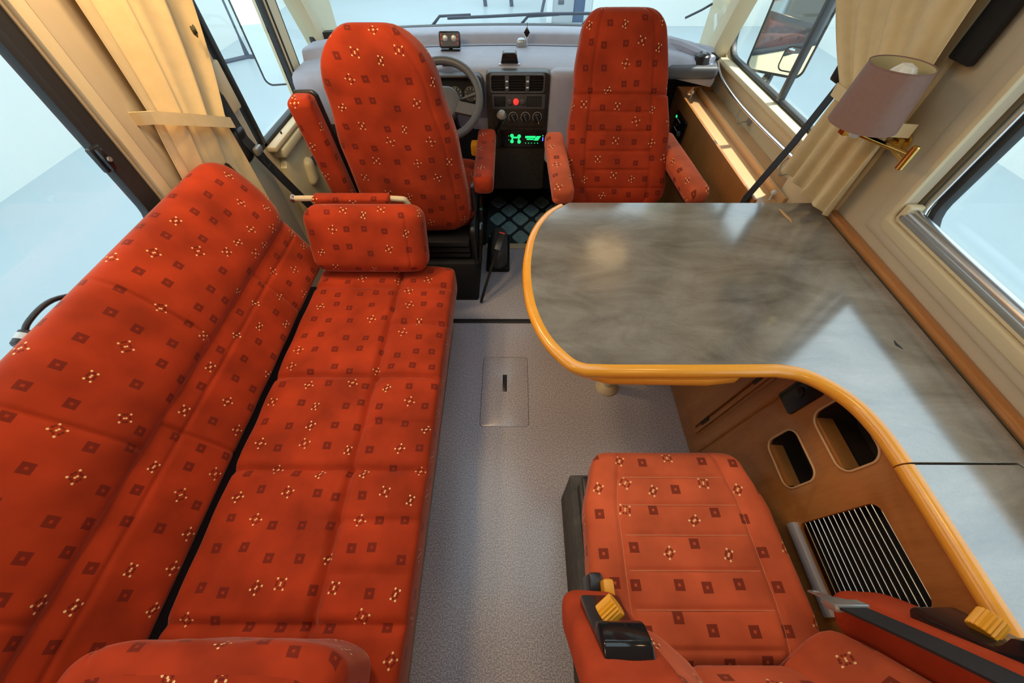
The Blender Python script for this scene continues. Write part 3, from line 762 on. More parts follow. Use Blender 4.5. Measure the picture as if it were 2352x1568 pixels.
for s, X in ((-1, 0.165), (1, 0.735)):
    O = Vector((X, 0.035, 0.505))
    ar = obj('armrest', pad(0.40, 0.062, 0.042, 0.045, n=3.6, r=0.045, ny=14, nx=14, uvo=(0.2 * s, 0.7), bump=0.003).tf(AX(O, (-1, 0, 0), LEAN, LN)), 'fabplain', ds, sharp=60)
    MA = AX(O, (-1, 0, 0), LEAN, LN)
    # console profile in (along, out), extruded across
    AS = 0.075 if s < 0 else 0.13
    prof = [(0.040, 0.030), (0.045, 0.056), (0.056, 0.062), (0.165, 0.046), (0.180, 0.058), (0.190, 0.068), (0.204, 0.070), (0.240, 0.058), (0.248, 0.030)]
    cs = G(); W2 = 0.036
    bm = bmesh.new()
    va = [bm.verts.new((-W2, p[0] + AS, p[1])) for p in prof]; vb = [bm.verts.new((W2, p[0] + AS, p[1])) for p in prof]
    bm.faces.new(va); bm.faces.new(list(reversed(vb)))
    for i in range(len(prof)):
        j = (i + 1) % len(prof); bm.faces.new((va[j], va[i], vb[i], vb[j]))
    bmesh.ops.recalc_face_normals(bm, faces=bm.faces[:])
    bmesh.ops.bevel(bm, geom=bm.edges[:], offset=0.005, segments=2, profile=0.5, affect='EDGES')
    con = obj('console', from_bm(bm).tf(MA), 'gloss', ar, label='black console on the underside of the armrest')
    # knurled thumb wheel
    kp = []
    for k in range(40):
        rr = 0.0185 if k % 2 else 0.0165
        kp.append((rr * math.cos(2 * PI * k / 40), rr * math.sin(2 * PI * k / 40)))
    kd = Vector((-0.75, 0.15, 0.65)).normalized() if s < 0 else Vector((-0.75, 0.1, 0.65)).normalized()
    obj('thumb_wheel', prism(kp, 0, 0.032, 0.001, 1).tf(MA @ zaxis((0.012, 0.132 + AS, 0.052), kd)), 'knob', con)
# seat belt lying over the right bolster
bp_ = []
for k in range(13):
    t = k / 12
    u = 0.10 + 0.56 * t
    bp_.append(Vector((0.632 + 0.020 * t, 0, 0)) + Vector((0, -0.105, 0.47)) + LEAN * u + LN * (0.186 - 0.045 * t + 0.012 * math.sin(t * PI)))
sbelt = obj('seat_belt', ribbon(bp_, (1, 0, 0), 0.05, 0.004), 'belt', ds, label='black seat belt over the backrest edge')
b0 = bp_[0]; bd = (b0 - bp_[2]).normalized(); bn = Vector((1, 0, 0)).cross(bd).normalized()
MB_ = AX(b0, (1, 0, 0), bd, bn)
obj('latch_plate', plate([(-0.032, -0.016), (0.032, -0.016), (0.032, 0.012), (0.018, 0.030), (0.011, 0.034), (0.011, 0.072), (-0.011, 0.072), (-0.011, 0.034), (-0.018, 0.030), (-0.032, 0.012)],
    [rrect(-0.025, -0.010, 0.025, -0.002, 0.003), rrect(-0.006, 0.042, 0.006, 0.064, 0.003)], 0.004, 0.001).tf(MB_ @ Matrix.Translation((0, 0, -0.002))), 'steel', sbelt)
obj('latch_grip', box(-0.033, 0.033, -0.022, 0.006, -0.007, 0.007, 0.003).tf(MB_), 'steel', sbelt)

# ================================================================== DRIVER SEAT
dv = thing('captain_seat', 'orange driver seat seen from behind with its left armrest folded up', 'seat', (-0.41, 1.65, 0))
dl = Vector((0, -0.06, 1)).normalized(); dn = Vector((1, 0, 0)).cross(dl)     # dn points to -y (rear face)
obj('backrest', pad(0.775, lerp_tab([(0, 0.215), (0.12, 0.232), (0.40, 0.224), (0.60, 0.196), (0.775, 0.150)]), 0.07, 0.075, n=4.2, r=0.105, ny=30, nx=26,
    gx=[(0.80, 0.004, 0.006)], gy=[(0.60, 0.003, 0.02, -0.9, -0.5)], bump=0.0015, uvo=(0.25, 0.12), cx=lambda y: -0.028 * max(0, y - 0.2) / 0.575).tf(AX((-0.425, 1.515, 0.405), (1, 0, 0), dl, dn)), 'fab', dv, sharp=60)
obj('seat_cushion', pad(0.50, 0.235, 0.06, 0.07, n=5, r=0.06, ny=16, nx=18, uvo=(0.1, 0.4)).tf(AX((-0.42, 1.52, 0.45), (1, 0, 0), (0, 1, 0), (0, 0, 1))), 'fab', dv, sharp=60)
ar = obj('armrest', pad(0.46, 0.044, 0.040, 0.040, n=4, r=0.03, ny=12, nx=12, uvo=(0.61, 0.2)).tf(AX((-0.128, 1.49, 0.625), (1, 0, 0), (0, 1, 0.03), (0, -0.03, 1))), 'fab', dv, sharp=60)
obj('armrest_bracket', box(-0.185, -0.165, 1.50, 1.56, 0.50, 0.62, 0.006), 'black', ar)
fa = obj('armrest', pad(0.45, 0.042, 0.038, 0.04, n=4, r=0.022, ny=12, nx=12, uvo=(0.33, 0.7)).tf(AX((-0.715, 1.475, 0.545), (1, 0, 0), Vector((-0.03, -0.10, 1)).normalized(), Vector((1, 0, 0)).cross(Vector((-0.03, -0.10, 1)).normalized()))), 'fab', dv, sharp=60, label='armrest folded upright')
fl_ = Vector((-0.03, -0.10, 1)).normalized()
obj('armrest_underside', pad(0.452, 0.043, 0.012, 0.012, n=5, r=0.02, ny=10, nx=10).tf(AX((-0.713, 1.52, 0.548), (1, 0, 0), fl_, Vector((1, 0, 0)).cross(fl_))), 'black', fa)
obj('pedestal', box(-0.62, -0.185, 1.425, 1.95, 0.0, 0.26, 0.012), 'blackm', dv, label='black steel seat pedestal')
for k, z in enumerate((0.275, 0.318, 0.361)):
    obj('bellows', box(-0.61 + 0.006 * k, -0.205, 1.45 - 0.012 * k, 1.93, z, z + 0.030, 0.010), 'black', dv)
obj('side_cover', prism(rrect(1.46, 0.20, 1.93, 0.44, 0.05), 0, 0.03, 0.008).tf(MX(-0.205)), 'black', dv)
obj('adjuster_rail', tube(smooth_path([(-0.165, 1.47, 0.24), (-0.158, 1.52, 0.36), (-0.158, 1.60, 0.42), (-0.165, 1.75, 0.42)], 5), 0.012), 'gloss', dv)
# seat belt buckle on its stalk
bu = thing('belt_buckle', 'black belt buckle with red button on a stalk beside the driver seat', 'buckle', (-0.165, 1.40, 0.0))
obj('stalk', tube(smooth_path([(-0.172, 1.405, 0.01), (-0.145, 1.43, 0.10), (-0.105, 1.49, 0.20), (-0.078, 1.535, 0.262)], 6), 0.0075), 'belt', bu)
dbk = Vector((0.03, 0.10, 0.055)).normalized()
hb = obj('housing', box(-0.020, 0.020, -0.012, 0.012, 0.0, 0.095, 0.005).tf(zaxis((-0.080, 1.53, 0.255), dbk)), 'black', bu)
obj('release_button', box(-0.016, 0.016, -0.010, 0.010, 0.088, 0.101, 0.003).tf(zaxis((-0.080, 1.53, 0.255), dbk)), 'red', hb)
hbk = thing('handbrake_boot', 'black rounded handbrake boot beside the driver pedestal on the cab floor', 'boot', (-0.08, 1.78, 0))
obj('boot', pad(0.28, 0.052, 0.10, 0.03, n=3, r=0.05, ny=8, nx=12).tf(AX((-0.085, 1.655, 0.03), (1, 0, 0), (0, 1, 0), (0, 0, 1))), 'greyd', hbk, sharp=60)
obj('boot_base', box(-0.155, -0.02, 1.65, 1.95, 0.0, 0.03, 0.01), 'blackm', hbk)

# ================================================================== PASSENGER SEAT (faces the table)
ps = thing('captain_seat', 'orange passenger seat turned to face the table between two armrests', 'seat', (0.47, 1.65, 0))
plv = Vector((0, 0.40, 1)).normalized(); pn = Vector((1, 0, 0)).cross(plv)      # pn points to -y (front face)
PG = [(0.10, 0.004, 0.006), (0.175, 0.005, 0.006, -0.62, 0.62), (0.25, 0.005, 0.006, -0.62, 0.62), (0.325, 0.005, 0.006, -0.62, 0.62), (0.395, 0.005, 0.006, -0.62, 0.62), (0.455, 0.009, 0.008)]
def pex(s, y):
    e = 0.022 * max(0.0, (abs(s) - 0.6) / 0.4) if y < 0.45 else 0
    if y > 0.56: e += 0.016 * min(1, (y - 0.56) / 0.06) * (1 if abs(s) < 0.8 else 0.5)
    return e
obj('backrest', pad(0.735, lerp_tab([(0, 0.205), (0.10, 0.228), (0.30, 0.218), (0.50, 0.190), (0.735, 0.155)]), 0.055, 0.085, n=4.2, r=0.075, ny=34, nx=24,
    gx=[(-0.64, 0.005, 0.007), (0.64, 0.005, 0.007)], gy=PG, extra=pex, bump=0.002, uvo=(0.11, 0.21), cx=lambda y: -0.008 - 0.055 * y / 0.735).tf(AX((0.485, 1.60, 0.455), (1, 0, 0), plv, pn)), 'fab', ps, sharp=60)
obj('seat_cushion', pad(0.50, 0.245, 0.06, 0.07, n=5, r=0.06, ny=16, nx=18, uvo=(0.1, 0.4), bump=0.002).tf(AX((0.475, 1.13, 0.44), (1, 0, 0), (0, 1, 0), (0, 0, 1))), 'fab', ps, sharp=60)
for X0, X1, tilt in ((0.205, 0.190, 0), (0.735, 0.790, 1)):
    d = Vector(((X1 if tilt == 0 else X0) - (X0 if tilt == 0 else X1), 0.43, 0.03)).normalized()
    o_ = (X0 if tilt == 0 else 0.752, 1.375, 0.645)
    ex = d.cross(Vector((0, 0, 1))).normalized(); ez = ex.cross(d)
    a1 = obj('armrest', pad(0.45, 0.044, 0.042, 0.036, n=3.6, r=0.026, ny=12, nx=12, uvo=(0.15 + X0, 0.45), bump=0.002).tf(AX(o_, ex, d, ez)), 'fab_lit', ps, sharp=60)
    obj('armrest_underside', pad(0.43, 0.032, 0.008, 0.016, n=5, r=0.012, ny=8, nx=8).tf(AX((o_[0], o_[1] + 0.012, o_[2] - 0.036), ex, d, ez)), 'black', a1)
obj('pedestal', box(0.27, 0.70, 1.30, 1.85, 0.0, 0.30, 0.012), 'blackm', ps)
obj('swivel_plate', lathe([(0.0, 0.30), (0.19, 0.30), (0.19, 0.365), (0.0, 0.365)], 28, Matrix.Translation((0.475, 1.50, 0))), 'black', ps)

# ================================================================== CAB FLOOR MAT
mt = thing('floor_mat', 'teal cab floor mat with raised diamond cells between the seats', 'mat', (0.2, 2.1, 0))
obj('mat_base', box(-0.17, 0.95, 1.90, 2.42, -0.030, 0.003, 0.004), 'matb', mt)
cell = prism([(p[0], p[1]) for p in rrect(-0.043, -0.043, 0.043, 0.043, 0.018, 4)], 0, 0.009, 0.003, 1).tf(Matrix.Scale(1.32, 4, (0, 1, 0)) @ Matrix.Rotation(PI / 4, 4, 'Z'))
first = None
for iy in range(7):
    for ix in range(8):
        x = -0.10 + ix * 0.150 + (0.075 if iy % 2 else 0); y = 1.97 + iy * 0.098
        if x > 0.90 or y > 2.38: continue
        if first is None:
            first = obj('mat_cell', cell, 'mat', mt); me = first.data; pinv = first.matrix_parent_inverse.copy(); first.location = (x, y, 0.002)
        else:
            c = first.copy(); COL.objects.link(c); c.location = (x, y, 0.002)

# ================================================================== DASHBOARD
dash = thing('dashboard', 'grey plastic dashboard with dark centre stack below the windscreen', 'dashboard', (0, 2.4, 0.3))
def yf(x):   # front edge line
    if x > 0.60: return 2.065 + 0.36 * min(1, (x - 0.60) / 0.25)
    return 2.115 - 0.05 * max(0, min(1, (x - 0.1) / 0.25)) + 0.02 * max(0, min(1, (-0.2 - x) / 0.3))
def yc(x): return max(2.50 - 0.16 * (abs(x) / 1.1) ** 2.0, yf(x) + 0.12)
DP = [(0.00, 0.60, 0), (0.00, 0.79, 0), (0.004, 0.835, 0), (0.018, 0.857, 0), (0.045, 0.866, 0)]
def dropf(x): return (0.075 if x > 0 else 0.035) * max(0, (abs(x) - 0.70) / 0.4)
def dash_sec(x):
    a = yf(x); b = yc(x); e = ws(x, 0)[1] - 0.02
    drop = dropf(x)
    zl = max(0, min(1, (x - 0.74) / 0.08)) * 0.20
    s = [(a + 0.05, 0.55 + zl + drop * (zl > 0)), (a + 0.02, 0.70 + zl * 0.3)]
    s += [(a + d, z) for d, z, _ in DP[1:]]
    s += [(a + (b - a) * 0.5, 0.868), (b - 0.03, 0.867), (b - 0.006, 0.869), (b, 0.880), (b + 0.012, 0.904), (b + 0.035, 0.911), (b + (e - b) * 0.6, 0.902), (e, 0.872), (e, 0.55 + zl + drop * (zl > 0))]
    return [(y, z - drop) for y, z in s]
xs = [-1.09 + 2.21 * i / 60 for i in range(61)]
v = []; f = []
m = len(dash_sec(0))
for x in xs:
    for (y, z) in dash_sec(x): v.append((x, y, z))
for i in range(60):
    for j in range(m):
        j2 = (j + 1) % m; f.append((i * m + j, i * m + j2, i * m + m + j2, i * m + m + j))
f.append(tuple(reversed(range(m)))); f.append(tuple(60 * m + j for j in range(m)))
obj('top_cover', G().add(v, f), 'grey', dash, sharp=50)
obj('cover_seam', tube([(x, yc(x) - 0.035, 0.8675 - dropf(x)) for x in xs[6:-12]], 0.002, 6), 'blackm', dash)
# lower body and centre stack
obj('lower_body', box(-1.08, 0.62, 2.16, 2.44, 0.22, 0.60, 0.02), 'blackm', dash)
stk = obj('centre_stack', prism(rrect(-0.130, 0.28, 0.174, 0.868, 0.02), 0, 0.06, 0.006).tf(AX((0, 2.125, 0), (1, 0, 0), (0, 0, 1), (0, -1, 0))), 'stack', dash)
SM = AX((0, 2.064, 0), (1, 0, 0), (0, 0, 1), (0, -1, 0))   # face of the stack, local z out
OFF = [0, 0.023]
def SMo(): return SM @ Matrix.Translation((OFF[0], OFF[1], 0))
def on(g): return g.tf(SMo())
vh = obj('vent_housing', on(plate(rrect(-0.112, 0.762, 0.152, 0.842, 0.014), [rrect(-0.104, 0.770, 0.144, 0.834, 0.010)], 0.012, 0.003)), 'greyd', stk)
obj('vent_back', on(box(-0.106, 0.146, 0.768, 0.836, -0.004, 0.0015)), 'blackm', vh)
for k in range(5): obj('vent_slat', on(box(-0.104, 0.144, 0.779 + k * 0.0115, 0.7805 + k * 0.0115, 0.001, 0.009)), 'blackm', vh)
for x in (-0.030, 0.068):
    ct_ = obj('vent_control', on(box(x - 0.010, x + 0.010, 0.768, 0.836, 0.002, 0.013, 0.003)), 'greyd', vh)
    for z in (0.786, 0.812): obj('vent_wheel', cyl(SMo() @ Vector((x - 0.006, z, 0.012)), SMo() @ Vector((x + 0.006, z, 0.012)), 0.007, 14), 'alu', ct_)
OFF[:] = [0.008, 0.036]
rp = obj('switch_panel', on(plate(rrect(-0.112, 0.678, 0.150, 0.745, 0.006), [], 0.006, 0.002)), 'greyd', stk)
obj('switch_blank', on(box(-0.102, -0.046, 0.690, 0.735, 0.004, 0.009, 0.002)), 'blackm', rp)
gb = obj('switch_grille', on(box(0.058, 0.132, 0.690, 0.735, 0.004, 0.008, 0.002)), 'blackm', rp)
for k in range(9): obj('grille_rib', on(box(0.064 + k * 0.0075, 0.0665 + k * 0.0075, 0.694, 0.731, 0.007, 0.0105)), 'greyd', gb)
for x, mt_ in ((-0.026, 'greyd'), (0.006, 'redlit'), (0.038, 'greyd')):
    obj('push_button', lathe([(0.0, 0.014), (0.009, 0.013), (0.0135, 0.009), (0.0145, 0.0)], 20, SMo() @ Matrix.Translation((x, 0.712, 0.005))), mt_, rp, label='red hazard button' if mt_ == 'redlit' else None)
OFF[:] = [0.012, 0.046]
hp_ = obj('heater_panel', on(plate(rrect(-0.112, 0.585, 0.150, 0.672, 0.006), [], 0.005, 0.002)), 'stack', stk)
for x in (-0.012, 0.050, 0.110):
    kb = obj('heater_knob', lathe([(0.0, 0.016), (0.012, 0.016), (0.014, 0.012), (0.018, 0.010), (0.020, 0.0)], 24, SMo() @ Matrix.Translation((x, 0.632, 0.004))), 'black', hp_)
    obj('knob_bar', box(-0.003, 0.003, -0.016, 0.016, 0.014, 0.024, 0.001).tf(SMo() @ Matrix.Translation((x, 0.632, 0.004)) @ Matrix.Rotation(0.5, 4, 'Z')), 'greyd', kb)
    obj('knob_ring', tube([SMo() @ Vector((x + 0.0225 * math.cos(a * PI / 12), 0.632 + 0.0225 * math.sin(a * PI / 12), 0.006)) for a in range(-3, 16)], 0.0009, 5), 'print', kb)
obj('knob_marker', on(box(0.116, 0.121, 0.600, 0.612, 0.004, 0.007)), 'knob', hp_)
# radio
OFF[:] = [0.060, 0.037]
rd = thing('car_radio', 'black car radio with glowing green display in the centre stack', 'radio', (0.02, 2.06, 0.53))
obj('radio_body', on(box(-0.170, 0.105, 0.495, 0.578, 0.002, 0.012, 0.002)), 'gloss', rd)
for x, z, r in ((-0.066, 0.553, 0.0085), (-0.066, 0.524, 0.0085), (-0.028, 0.550, 0.0085), (-0.028, 0.522, 0.0085)):
    obj('radio_button', lathe([(0.0, 0.004), (r, 0.003), (r + 0.001, 0.0)], 16, SMo() @ Matrix.Translation((x, z, 0.012))), 'green', rd)
obj('radio_button_bar', on(box(-0.068, -0.060, 0.527, 0.550, 0.0115, 0.0135)), 'green', rd)
obj('radio_button_bar', on(box(-0.034, -0.026, 0.527, 0.547, 0.0115, 0.0135)), 'green', rd)
obj('radio_cross', on(box(-0.060, -0.036, 0.540, 0.548, 0.0115, 0.0135)), 'green', rd)
obj('radio_display', on(box(0.004, 0.058, 0.541, 0.552, 0.0115, 0.0135)), 'green', rd)
obj('radio_display', on(box(0.012, 0.050, 0.532, 0.538, 0.0115, 0.0135)), 'green', rd)
obj('radio_display', on(prism([(0.050, 0.529), (0.072, 0.529), (0.086, 0.551), (0.064, 0.551)], 0.0115, 0.0135)), 'green', rd)
for k in range(5): obj('radio_preset', on(box(0.004 + k * 0.016, 0.009 + k * 0.016, 0.514, 0.517, 0.0115, 0.013)), 'green', rd)
obj('radio_dial_light', on(box(0.094, 0.100, 0.526, 0.546, 0.0115, 0.0135, 0.001)), 'blue', rd)
obj('radio_dial_light', on(box(0.094, 0.099, 0.551, 0.556, 0.0115, 0.0135, 0.001)), 'green', rd)
for k in range(2): obj('radio_led', on(box(-0.084, -0.081, 0.530 + 0.02 * k, 0.534 + 0.02 * k, 0.0115, 0.013)), 'green', rd)
# bulge right of the stack and the glove box
obj('side_cheek', pad(0.40, 0.075, 0.045, 0.05, n=3.2, r=0.03, ny=10, nx=12).tf(AX((0.248, 2.105, 0.47), (1, 0, 0), (0, 0, 1), (0, -1, 0))), 'grey', dash, sharp=60)
gl_ = obj('glove_box_lid', prism(rrect(0.31, 0.56, 0.60, 0.765, 0.03), 0, 0.03, 0.008).tf(MY(2.09)), 'greyd', dash)
obj('lid_grip', box(0.46, 0.56, 2.050, 2.064, 0.735, 0.75, 0.003), 'black', gl_)
obj('knee_shelf', prism(rrect(0.17, 0.43, 0.60, 0.56, 0.04), 0, 0.05, 0.012).tf(MY(2.11)), 'grey', dash)
# instrument binnacle
bn_ = obj('instrument_binnacle', plate(rrect(-0.60, 0.70, -0.145, 0.852, 0.03), [rrect(-0.585, 0.712, -0.160, 0.840, 0.025)], 0.05, 0.006).tf(MY(2.128)), 'greyd', dash)
obj('instrument_face', box(-0.59, -0.155, 2.104, 2.118, 0.705, 0.845), 'blackm', bn_)
for x in (-0.49, -0.38, -0.285, -0.21):
    r = 0.042 if x < -0.3 else 0.034
    dgl = obj('gauge', lathe([(r, 0.0), (r, 0.004), (r - 0.003, 0.006), (r - 0.004, 0.002), (0, 0.002)], 28, zaxis((x, 2.104, 0.765), (0, -1, 0))), 'greyd', bn_)
    for k in range(9):
        a = PI * (1.25 - 1.5 * k / 8)
        p = Vector((x + (r - 0.008) * math.cos(a), 2.098, 0.765 + (r - 0.008) * math.sin(a)))
        obj('gauge_mark', box(p.x - 0.0016, p.x + 0.0016, 2.0975, 2.1005, p.z - 0.003, p.z + 0.003), 'print', dgl)
# raised end moulding on the passenger side with its grille
obj('end_moulding', tube(smooth_path([(0.78, 2.585, 0.860), (0.90, 2.57, 0.845), (0.98, 2.54, 0.826), (1.04, 2.50, 0.812), (1.08, 2.45, 0.798)], 6), [0.030] * 25, 10), 'grey', dash)
ed = obj('demist_grille', box(1.105, 1.125, 2.47, 2.60, 0.800, 0.815, 0.002), 'blackm', dash)
obj('end_cap', pad(0.30, 0.030, 0.022, 0.040, n=3.4, r=0.03, ny=8, nx=10).tf(AX((0.82, 2.425, 0.770), (0, -1, 0), (1, 0, 0), (0, 0, 1))), 'greyd', dash, sharp=60)
obj('speaker_pod', lathe([(0.045, 0.0), (0.040, 0.035), (0.030, 0.045), (0.022, 0.047), (0.018, 0.040), (0.0, 0.040)], 20, Matrix.Translation((1.03, 2.465, 0.790))), 'black', dash)
# things on the dashboard
sg_ = thing('dash_gauge', 'small twin-dial gauge display standing on the left of the dashboard', 'gauge', (-0.32, 2.40, 0.868))
gm = zaxis((-0.325, 2.39, 0.905), (0.05, -1, 0.35), (1, 0, 0))
gm = AX((-0.325, 2.385, 0.912), (1, 0, 0), Vector((0, 0.30, 1)).normalized(), Vector((0, -1, 0.30)).normalized())
gh = obj('housing', prism(rrect(-0.054, -0.034, 0.054, 0.034, 0.010), -0.014, 0.006, 0.003).tf(gm), 'gloss', sg_)
obj('dial_plate', prism(rrect(-0.047, -0.027, 0.047, 0.027, 0.005), 0.006, 0.008).tf(gm), 'greyd', gh)
for x in (-0.022, 0.022): obj('dial', lathe([(0.0, 0.011), (0.010, 0.011), (0.013, 0.010), (0.014, 0.008)], 20, gm @ Matrix.Translation((x, 0.006, 0))), 'steel', gh)
for x in (-0.041, 0.041):
    for z in (-0.014, 0.002, 0.017): obj('indicator', box(x - 0.003, x + 0.003, z - 0.004, z + 0.004, 0.007, 0.010).tf(gm), 'red', gh)
obj('stand', box(-0.335, -0.315, 2.385, 2.405, 0.869, 0.90, 0.003), 'black', sg_)
obj('foot', box(-0.375, -0.275, 2.365, 2.415, 0.8685, 0.8735, 0.002), 'gloss', sg_)
bxv = thing('dash_sensor', 'small glossy black sensor box standing above the centre vents', 'sensor', (-0.02, 2.19, 0.868))
obj('housing', prism([(-0.043, 0), (0.043, 0), (0.034, 0.040), (0.028, 0.046), (-0.028, 0.046), (-0.034, 0.040)], 0, 0.045, 0.004).tf(AX((-0.018, 2.215, 0.8685), (1, 0, 0), (0, 0, 1), (0, -1, 0))), 'gloss', bxv)
obj('foot', box(-0.07, 0.034, 2.165, 2.175, 0.8685, 0.8715, 0.001), 'alu', bxv)
cmv = thing('dash_phone_mount', 'small silver and black phone mount at the middle of the dashboard', 'mount', (0.06, 2.46, 0.868))
obj('base', pad(0.05, 0.026, 0.030, 0.006, n=3, r=0.014, ny=5, nx=8).tf(AX((0.042, 2.435, 0.870), (1, 0, 0), (0, 1, 0), (0, 0, 1))), 'steel', cmv)
obj('pivot', cyl((0.07, 2.455, 0.868), (0.07, 2.455, 0.905), 0.006), 'chrome', cmv)
obj('clamp', prism([(-0.016, 0), (0, -0.024), (0.016, 0), (0, 0.024)], 0, 0.016, 0.003).tf(AX((0.07, 2.458, 0.925), (1, 0, 0), (0, 0.2, 1), (0, -1, 0.2))), 'gloss', cmv)
obj('aerial', cyl((0.072, 2.46, 0.945), (0.072, 2.462, 0.965), 0.0012, 6), 'black', cmv)
s4 = thing('dash_clip', 'small black clip on the dashboard edge seen through the steering wheel', 'clip', (-0.31, 2.17, 0.866))
obj('clip_body', box(-0.345, -0.285, 2.155, 2.185, 0.866, 0.878, 0.003), 'greyd', s4)
for x in (-0.335, -0.315, -0.297): obj('clip_tooth', box(x - 0.006, x + 0.006, 2.160, 2.175, 0.876, 0.900, 0.003), 'black', s4)
# steering wheel
stw = thing('steering_wheel', 'grey steering wheel half hidden behind the driver seat', 'steering wheel', (-0.33, 1.94, 0.80))
ta = math.radians(40)
SWM = AX((-0.33, 1.94, 0.80), (1, 0, 0), (0, math.cos(ta), math.sin(ta)), (0, -math.sin(ta), math.cos(ta)))
obj('rim', tube([SWM @ Vector((0.175 * math.cos(2 * PI * k / 48), 0.175 * math.sin(2 * PI * k / 48), 0)) for k in range(48)], 0.018, 12, closed=True), 'wheel', stw)
hub = obj('hub', pad(0.16, lerp_tab([(0, 0.05), (0.08, 0.085), (0.16, 0.06)]), 0.03, 0.05, n=3, r=0.04, ny=10, nx=14).tf(SWM @ Matrix.Translation((0, -0.085, -0.03))), 'wheel', stw, sharp=60)
for s in (-1, 1):
    obj('spoke', sweep([SWM @ Vector((s * 0.05, -0.02, -0.02)), SWM @ Vector((s * 0.10, -0.035, -0.012)), SWM @ Vector((s * 0.166, -0.055, 0))], [(-0.026, -0.008), (0.026, -0.008), (0.026, 0.008), (-0.026, 0.008)], up=SWM.to_3x3() @ Vector((0, 0, 1))), 'wheel', stw)
obj('column', cyl(SWM @ Vector((0, 0, -0.05)), SWM @ Vector((0, 0, -0.26)), 0.05, 20, 0.01), 'black', stw)
stl = obj('stalk_switch', tube([SWM @ Vector((0.03, 0.03, -0.08)), SWM @ Vector((0.09, 0.045, -0.07)), SWM @ Vector((0.15, 0.06, -0.06))], [0.006, 0.006, 0.009], 10), 'greyd', stw)
obj('ignition_cover', box(-0.215, -0.165, 1.93, 1.99, 0.54, 0.60, 0.01), 'knob', stw)
# gear lever
glv = thing('gear_lever', 'gear lever with silver topped knob in front of the centre stack', 'lever', (-0.06, 1.97, 0.5))
obj('lever_shaft', tube(smooth_path([(-0.085, 2.10, 0.55), (-0.082, 2.04, 0.62), (-0.070, 1.985, 0.672), (-0.058, 1.958, 0.70)], 5), 0.010), 'chrome', glv)
obj('lever_gaiter', lathe([(0.05, 0.0), (0.035, 0.03), (0.02, 0.055), (0.012, 0.065)], 20, zaxis((-0.085, 2.09, 0.56), (0.0, -0.5, 0.8))), 'black', glv)
obj('gear_knob', lathe([(0.0, 0.062), (0.013, 0.059), (0.021, 0.048), (0.023, 0.035), (0.018, 0.015), (0.013, 0.0)], 20, zaxis((-0.062, 1.965, 0.690), (0.15, -0.35, 0.9))), 'black', glv)
obj('knob_cap', lathe([(0.0, 0.066), (0.012, 0.063), (0.0205, 0.052), (0.0235, 0.040)], 20, zaxis((-0.062, 1.965, 0.690), (0.15, -0.35, 0.9))), 'steel', glv)

# ================================================================== PASSENGER SIDE BOX AND RAIL
# box along the passenger side
cb = thing('side_box', 'wooden tray-topped box along the passenger side under the cab window', 'cabinet', (1.08, 1.95, 0))
obj('side_panel', box(0.972, 0.986, 1.37, 2.56, 0.0, 0.645, 0.003), 'wood', cb)
obj('tray_floor', box(0.986, 1.105, 1.38, 2.55, 0.600, 0.615, 0.002), 'tray', cb)
obj('back_rail', box(1.098, 1.113, 1.38, 2.56, 0.600, 0.648, 0.004), 'tray', cb)
obj('wall_ledge', box(1.112, 1.20, 1.38, 2.56, 0.595, 0.628, 0.003), 'tray', cb)
obj('end_panel', box(0.975, 1.19, 2.548, 2.562, 0.0, 0.650, 0.003), 'wood', cb)
obj('end_panel', box(0.975, 1.19, 1.365, 1.38, 0.0, 0.618, 0.003), 'wood', cb)
obj('rounded_ledge', pad(0.20, 0.018, 0.014, 0.014, n=2.5, r=0.012, ny=6, nx=8).tf(AX((1.0, 1.352, 0.585), (0, 1, 0), (1, 0, 0), (0, 0, 1))), 'edge', cb, sharp=60)
for x, y in ((1.040, 2.47), (1.070, 1.42)):
    pg = obj('peg', cyl((x, y, 0.613), (x, y, 0.640), 0.0035, 10), 'white', cb)
    obj('peg_ball', lathe([(0.0, -0.011), (0.006, -0.009), (0.011, 0), (0.006, 0.009), (0.0, 0.011)], 14, Matrix.Translation((x, y, 0.647))), 'white', pg)
cp = thing('control_panel', 'black control panel with green light on the side of the wooden box', 'switch panel', (0.96, 2.3, 0.5))
obj('panel_plate', prism(rrect(2.225, 0.455, 2.405, 0.580, 0.006), 0, 0.012, 0.003).tf(MX(0.959)), 'gloss', cp)
obj('panel_knob', lathe([(0.0, 0.020), (0.022, 0.019), (0.026, 0.0)], 20, zaxis((0.960, 2.270, 0.495), (-1, 0, 0))), 'black', cp)
obj('status_light', box(0.955, 0.960, 2.375, 2.387, 0.548, 0.560, 0.001), 'green', cp)
obj('warning_light', box(0.956, 0.960, 2.340, 2.347, 0.520, 0.526), 'red', cp)
for k in range(4): obj('label_mark', box(0.9568, 0.9595, 2.30 + 0.018 * k, 2.31 + 0.018 * k, 0.548, 0.552), 'print', cp)
obj('label_line', box(0.9568, 0.9595, 2.310, 2.375, 0.500, 0.503), 'print', cp)
hr = thing('grab_rail', 'silver tubular grab rail running below the passenger window', 'rail', (1.16, 2.1, 0.72))
obj('tube', tube(smooth_path([(1.165, 2.735, 0.875), (1.16, 2.66, 0.835), (1.155, 2.52, 0.765), (1.150, 2.38, 0.735), (1.145, 2.1, 0.722), (1.145, 1.8, 0.726), (1.145, 1.50, 0.738)], 7), 0.0085, 12), 'chrome', hr)
obj('end_sleeve', tube([(1.167, 2.80, 0.925), (1.165, 2.735, 0.875), (1.163, 2.71, 0.862)], 0.0115, 12), 'white', hr)
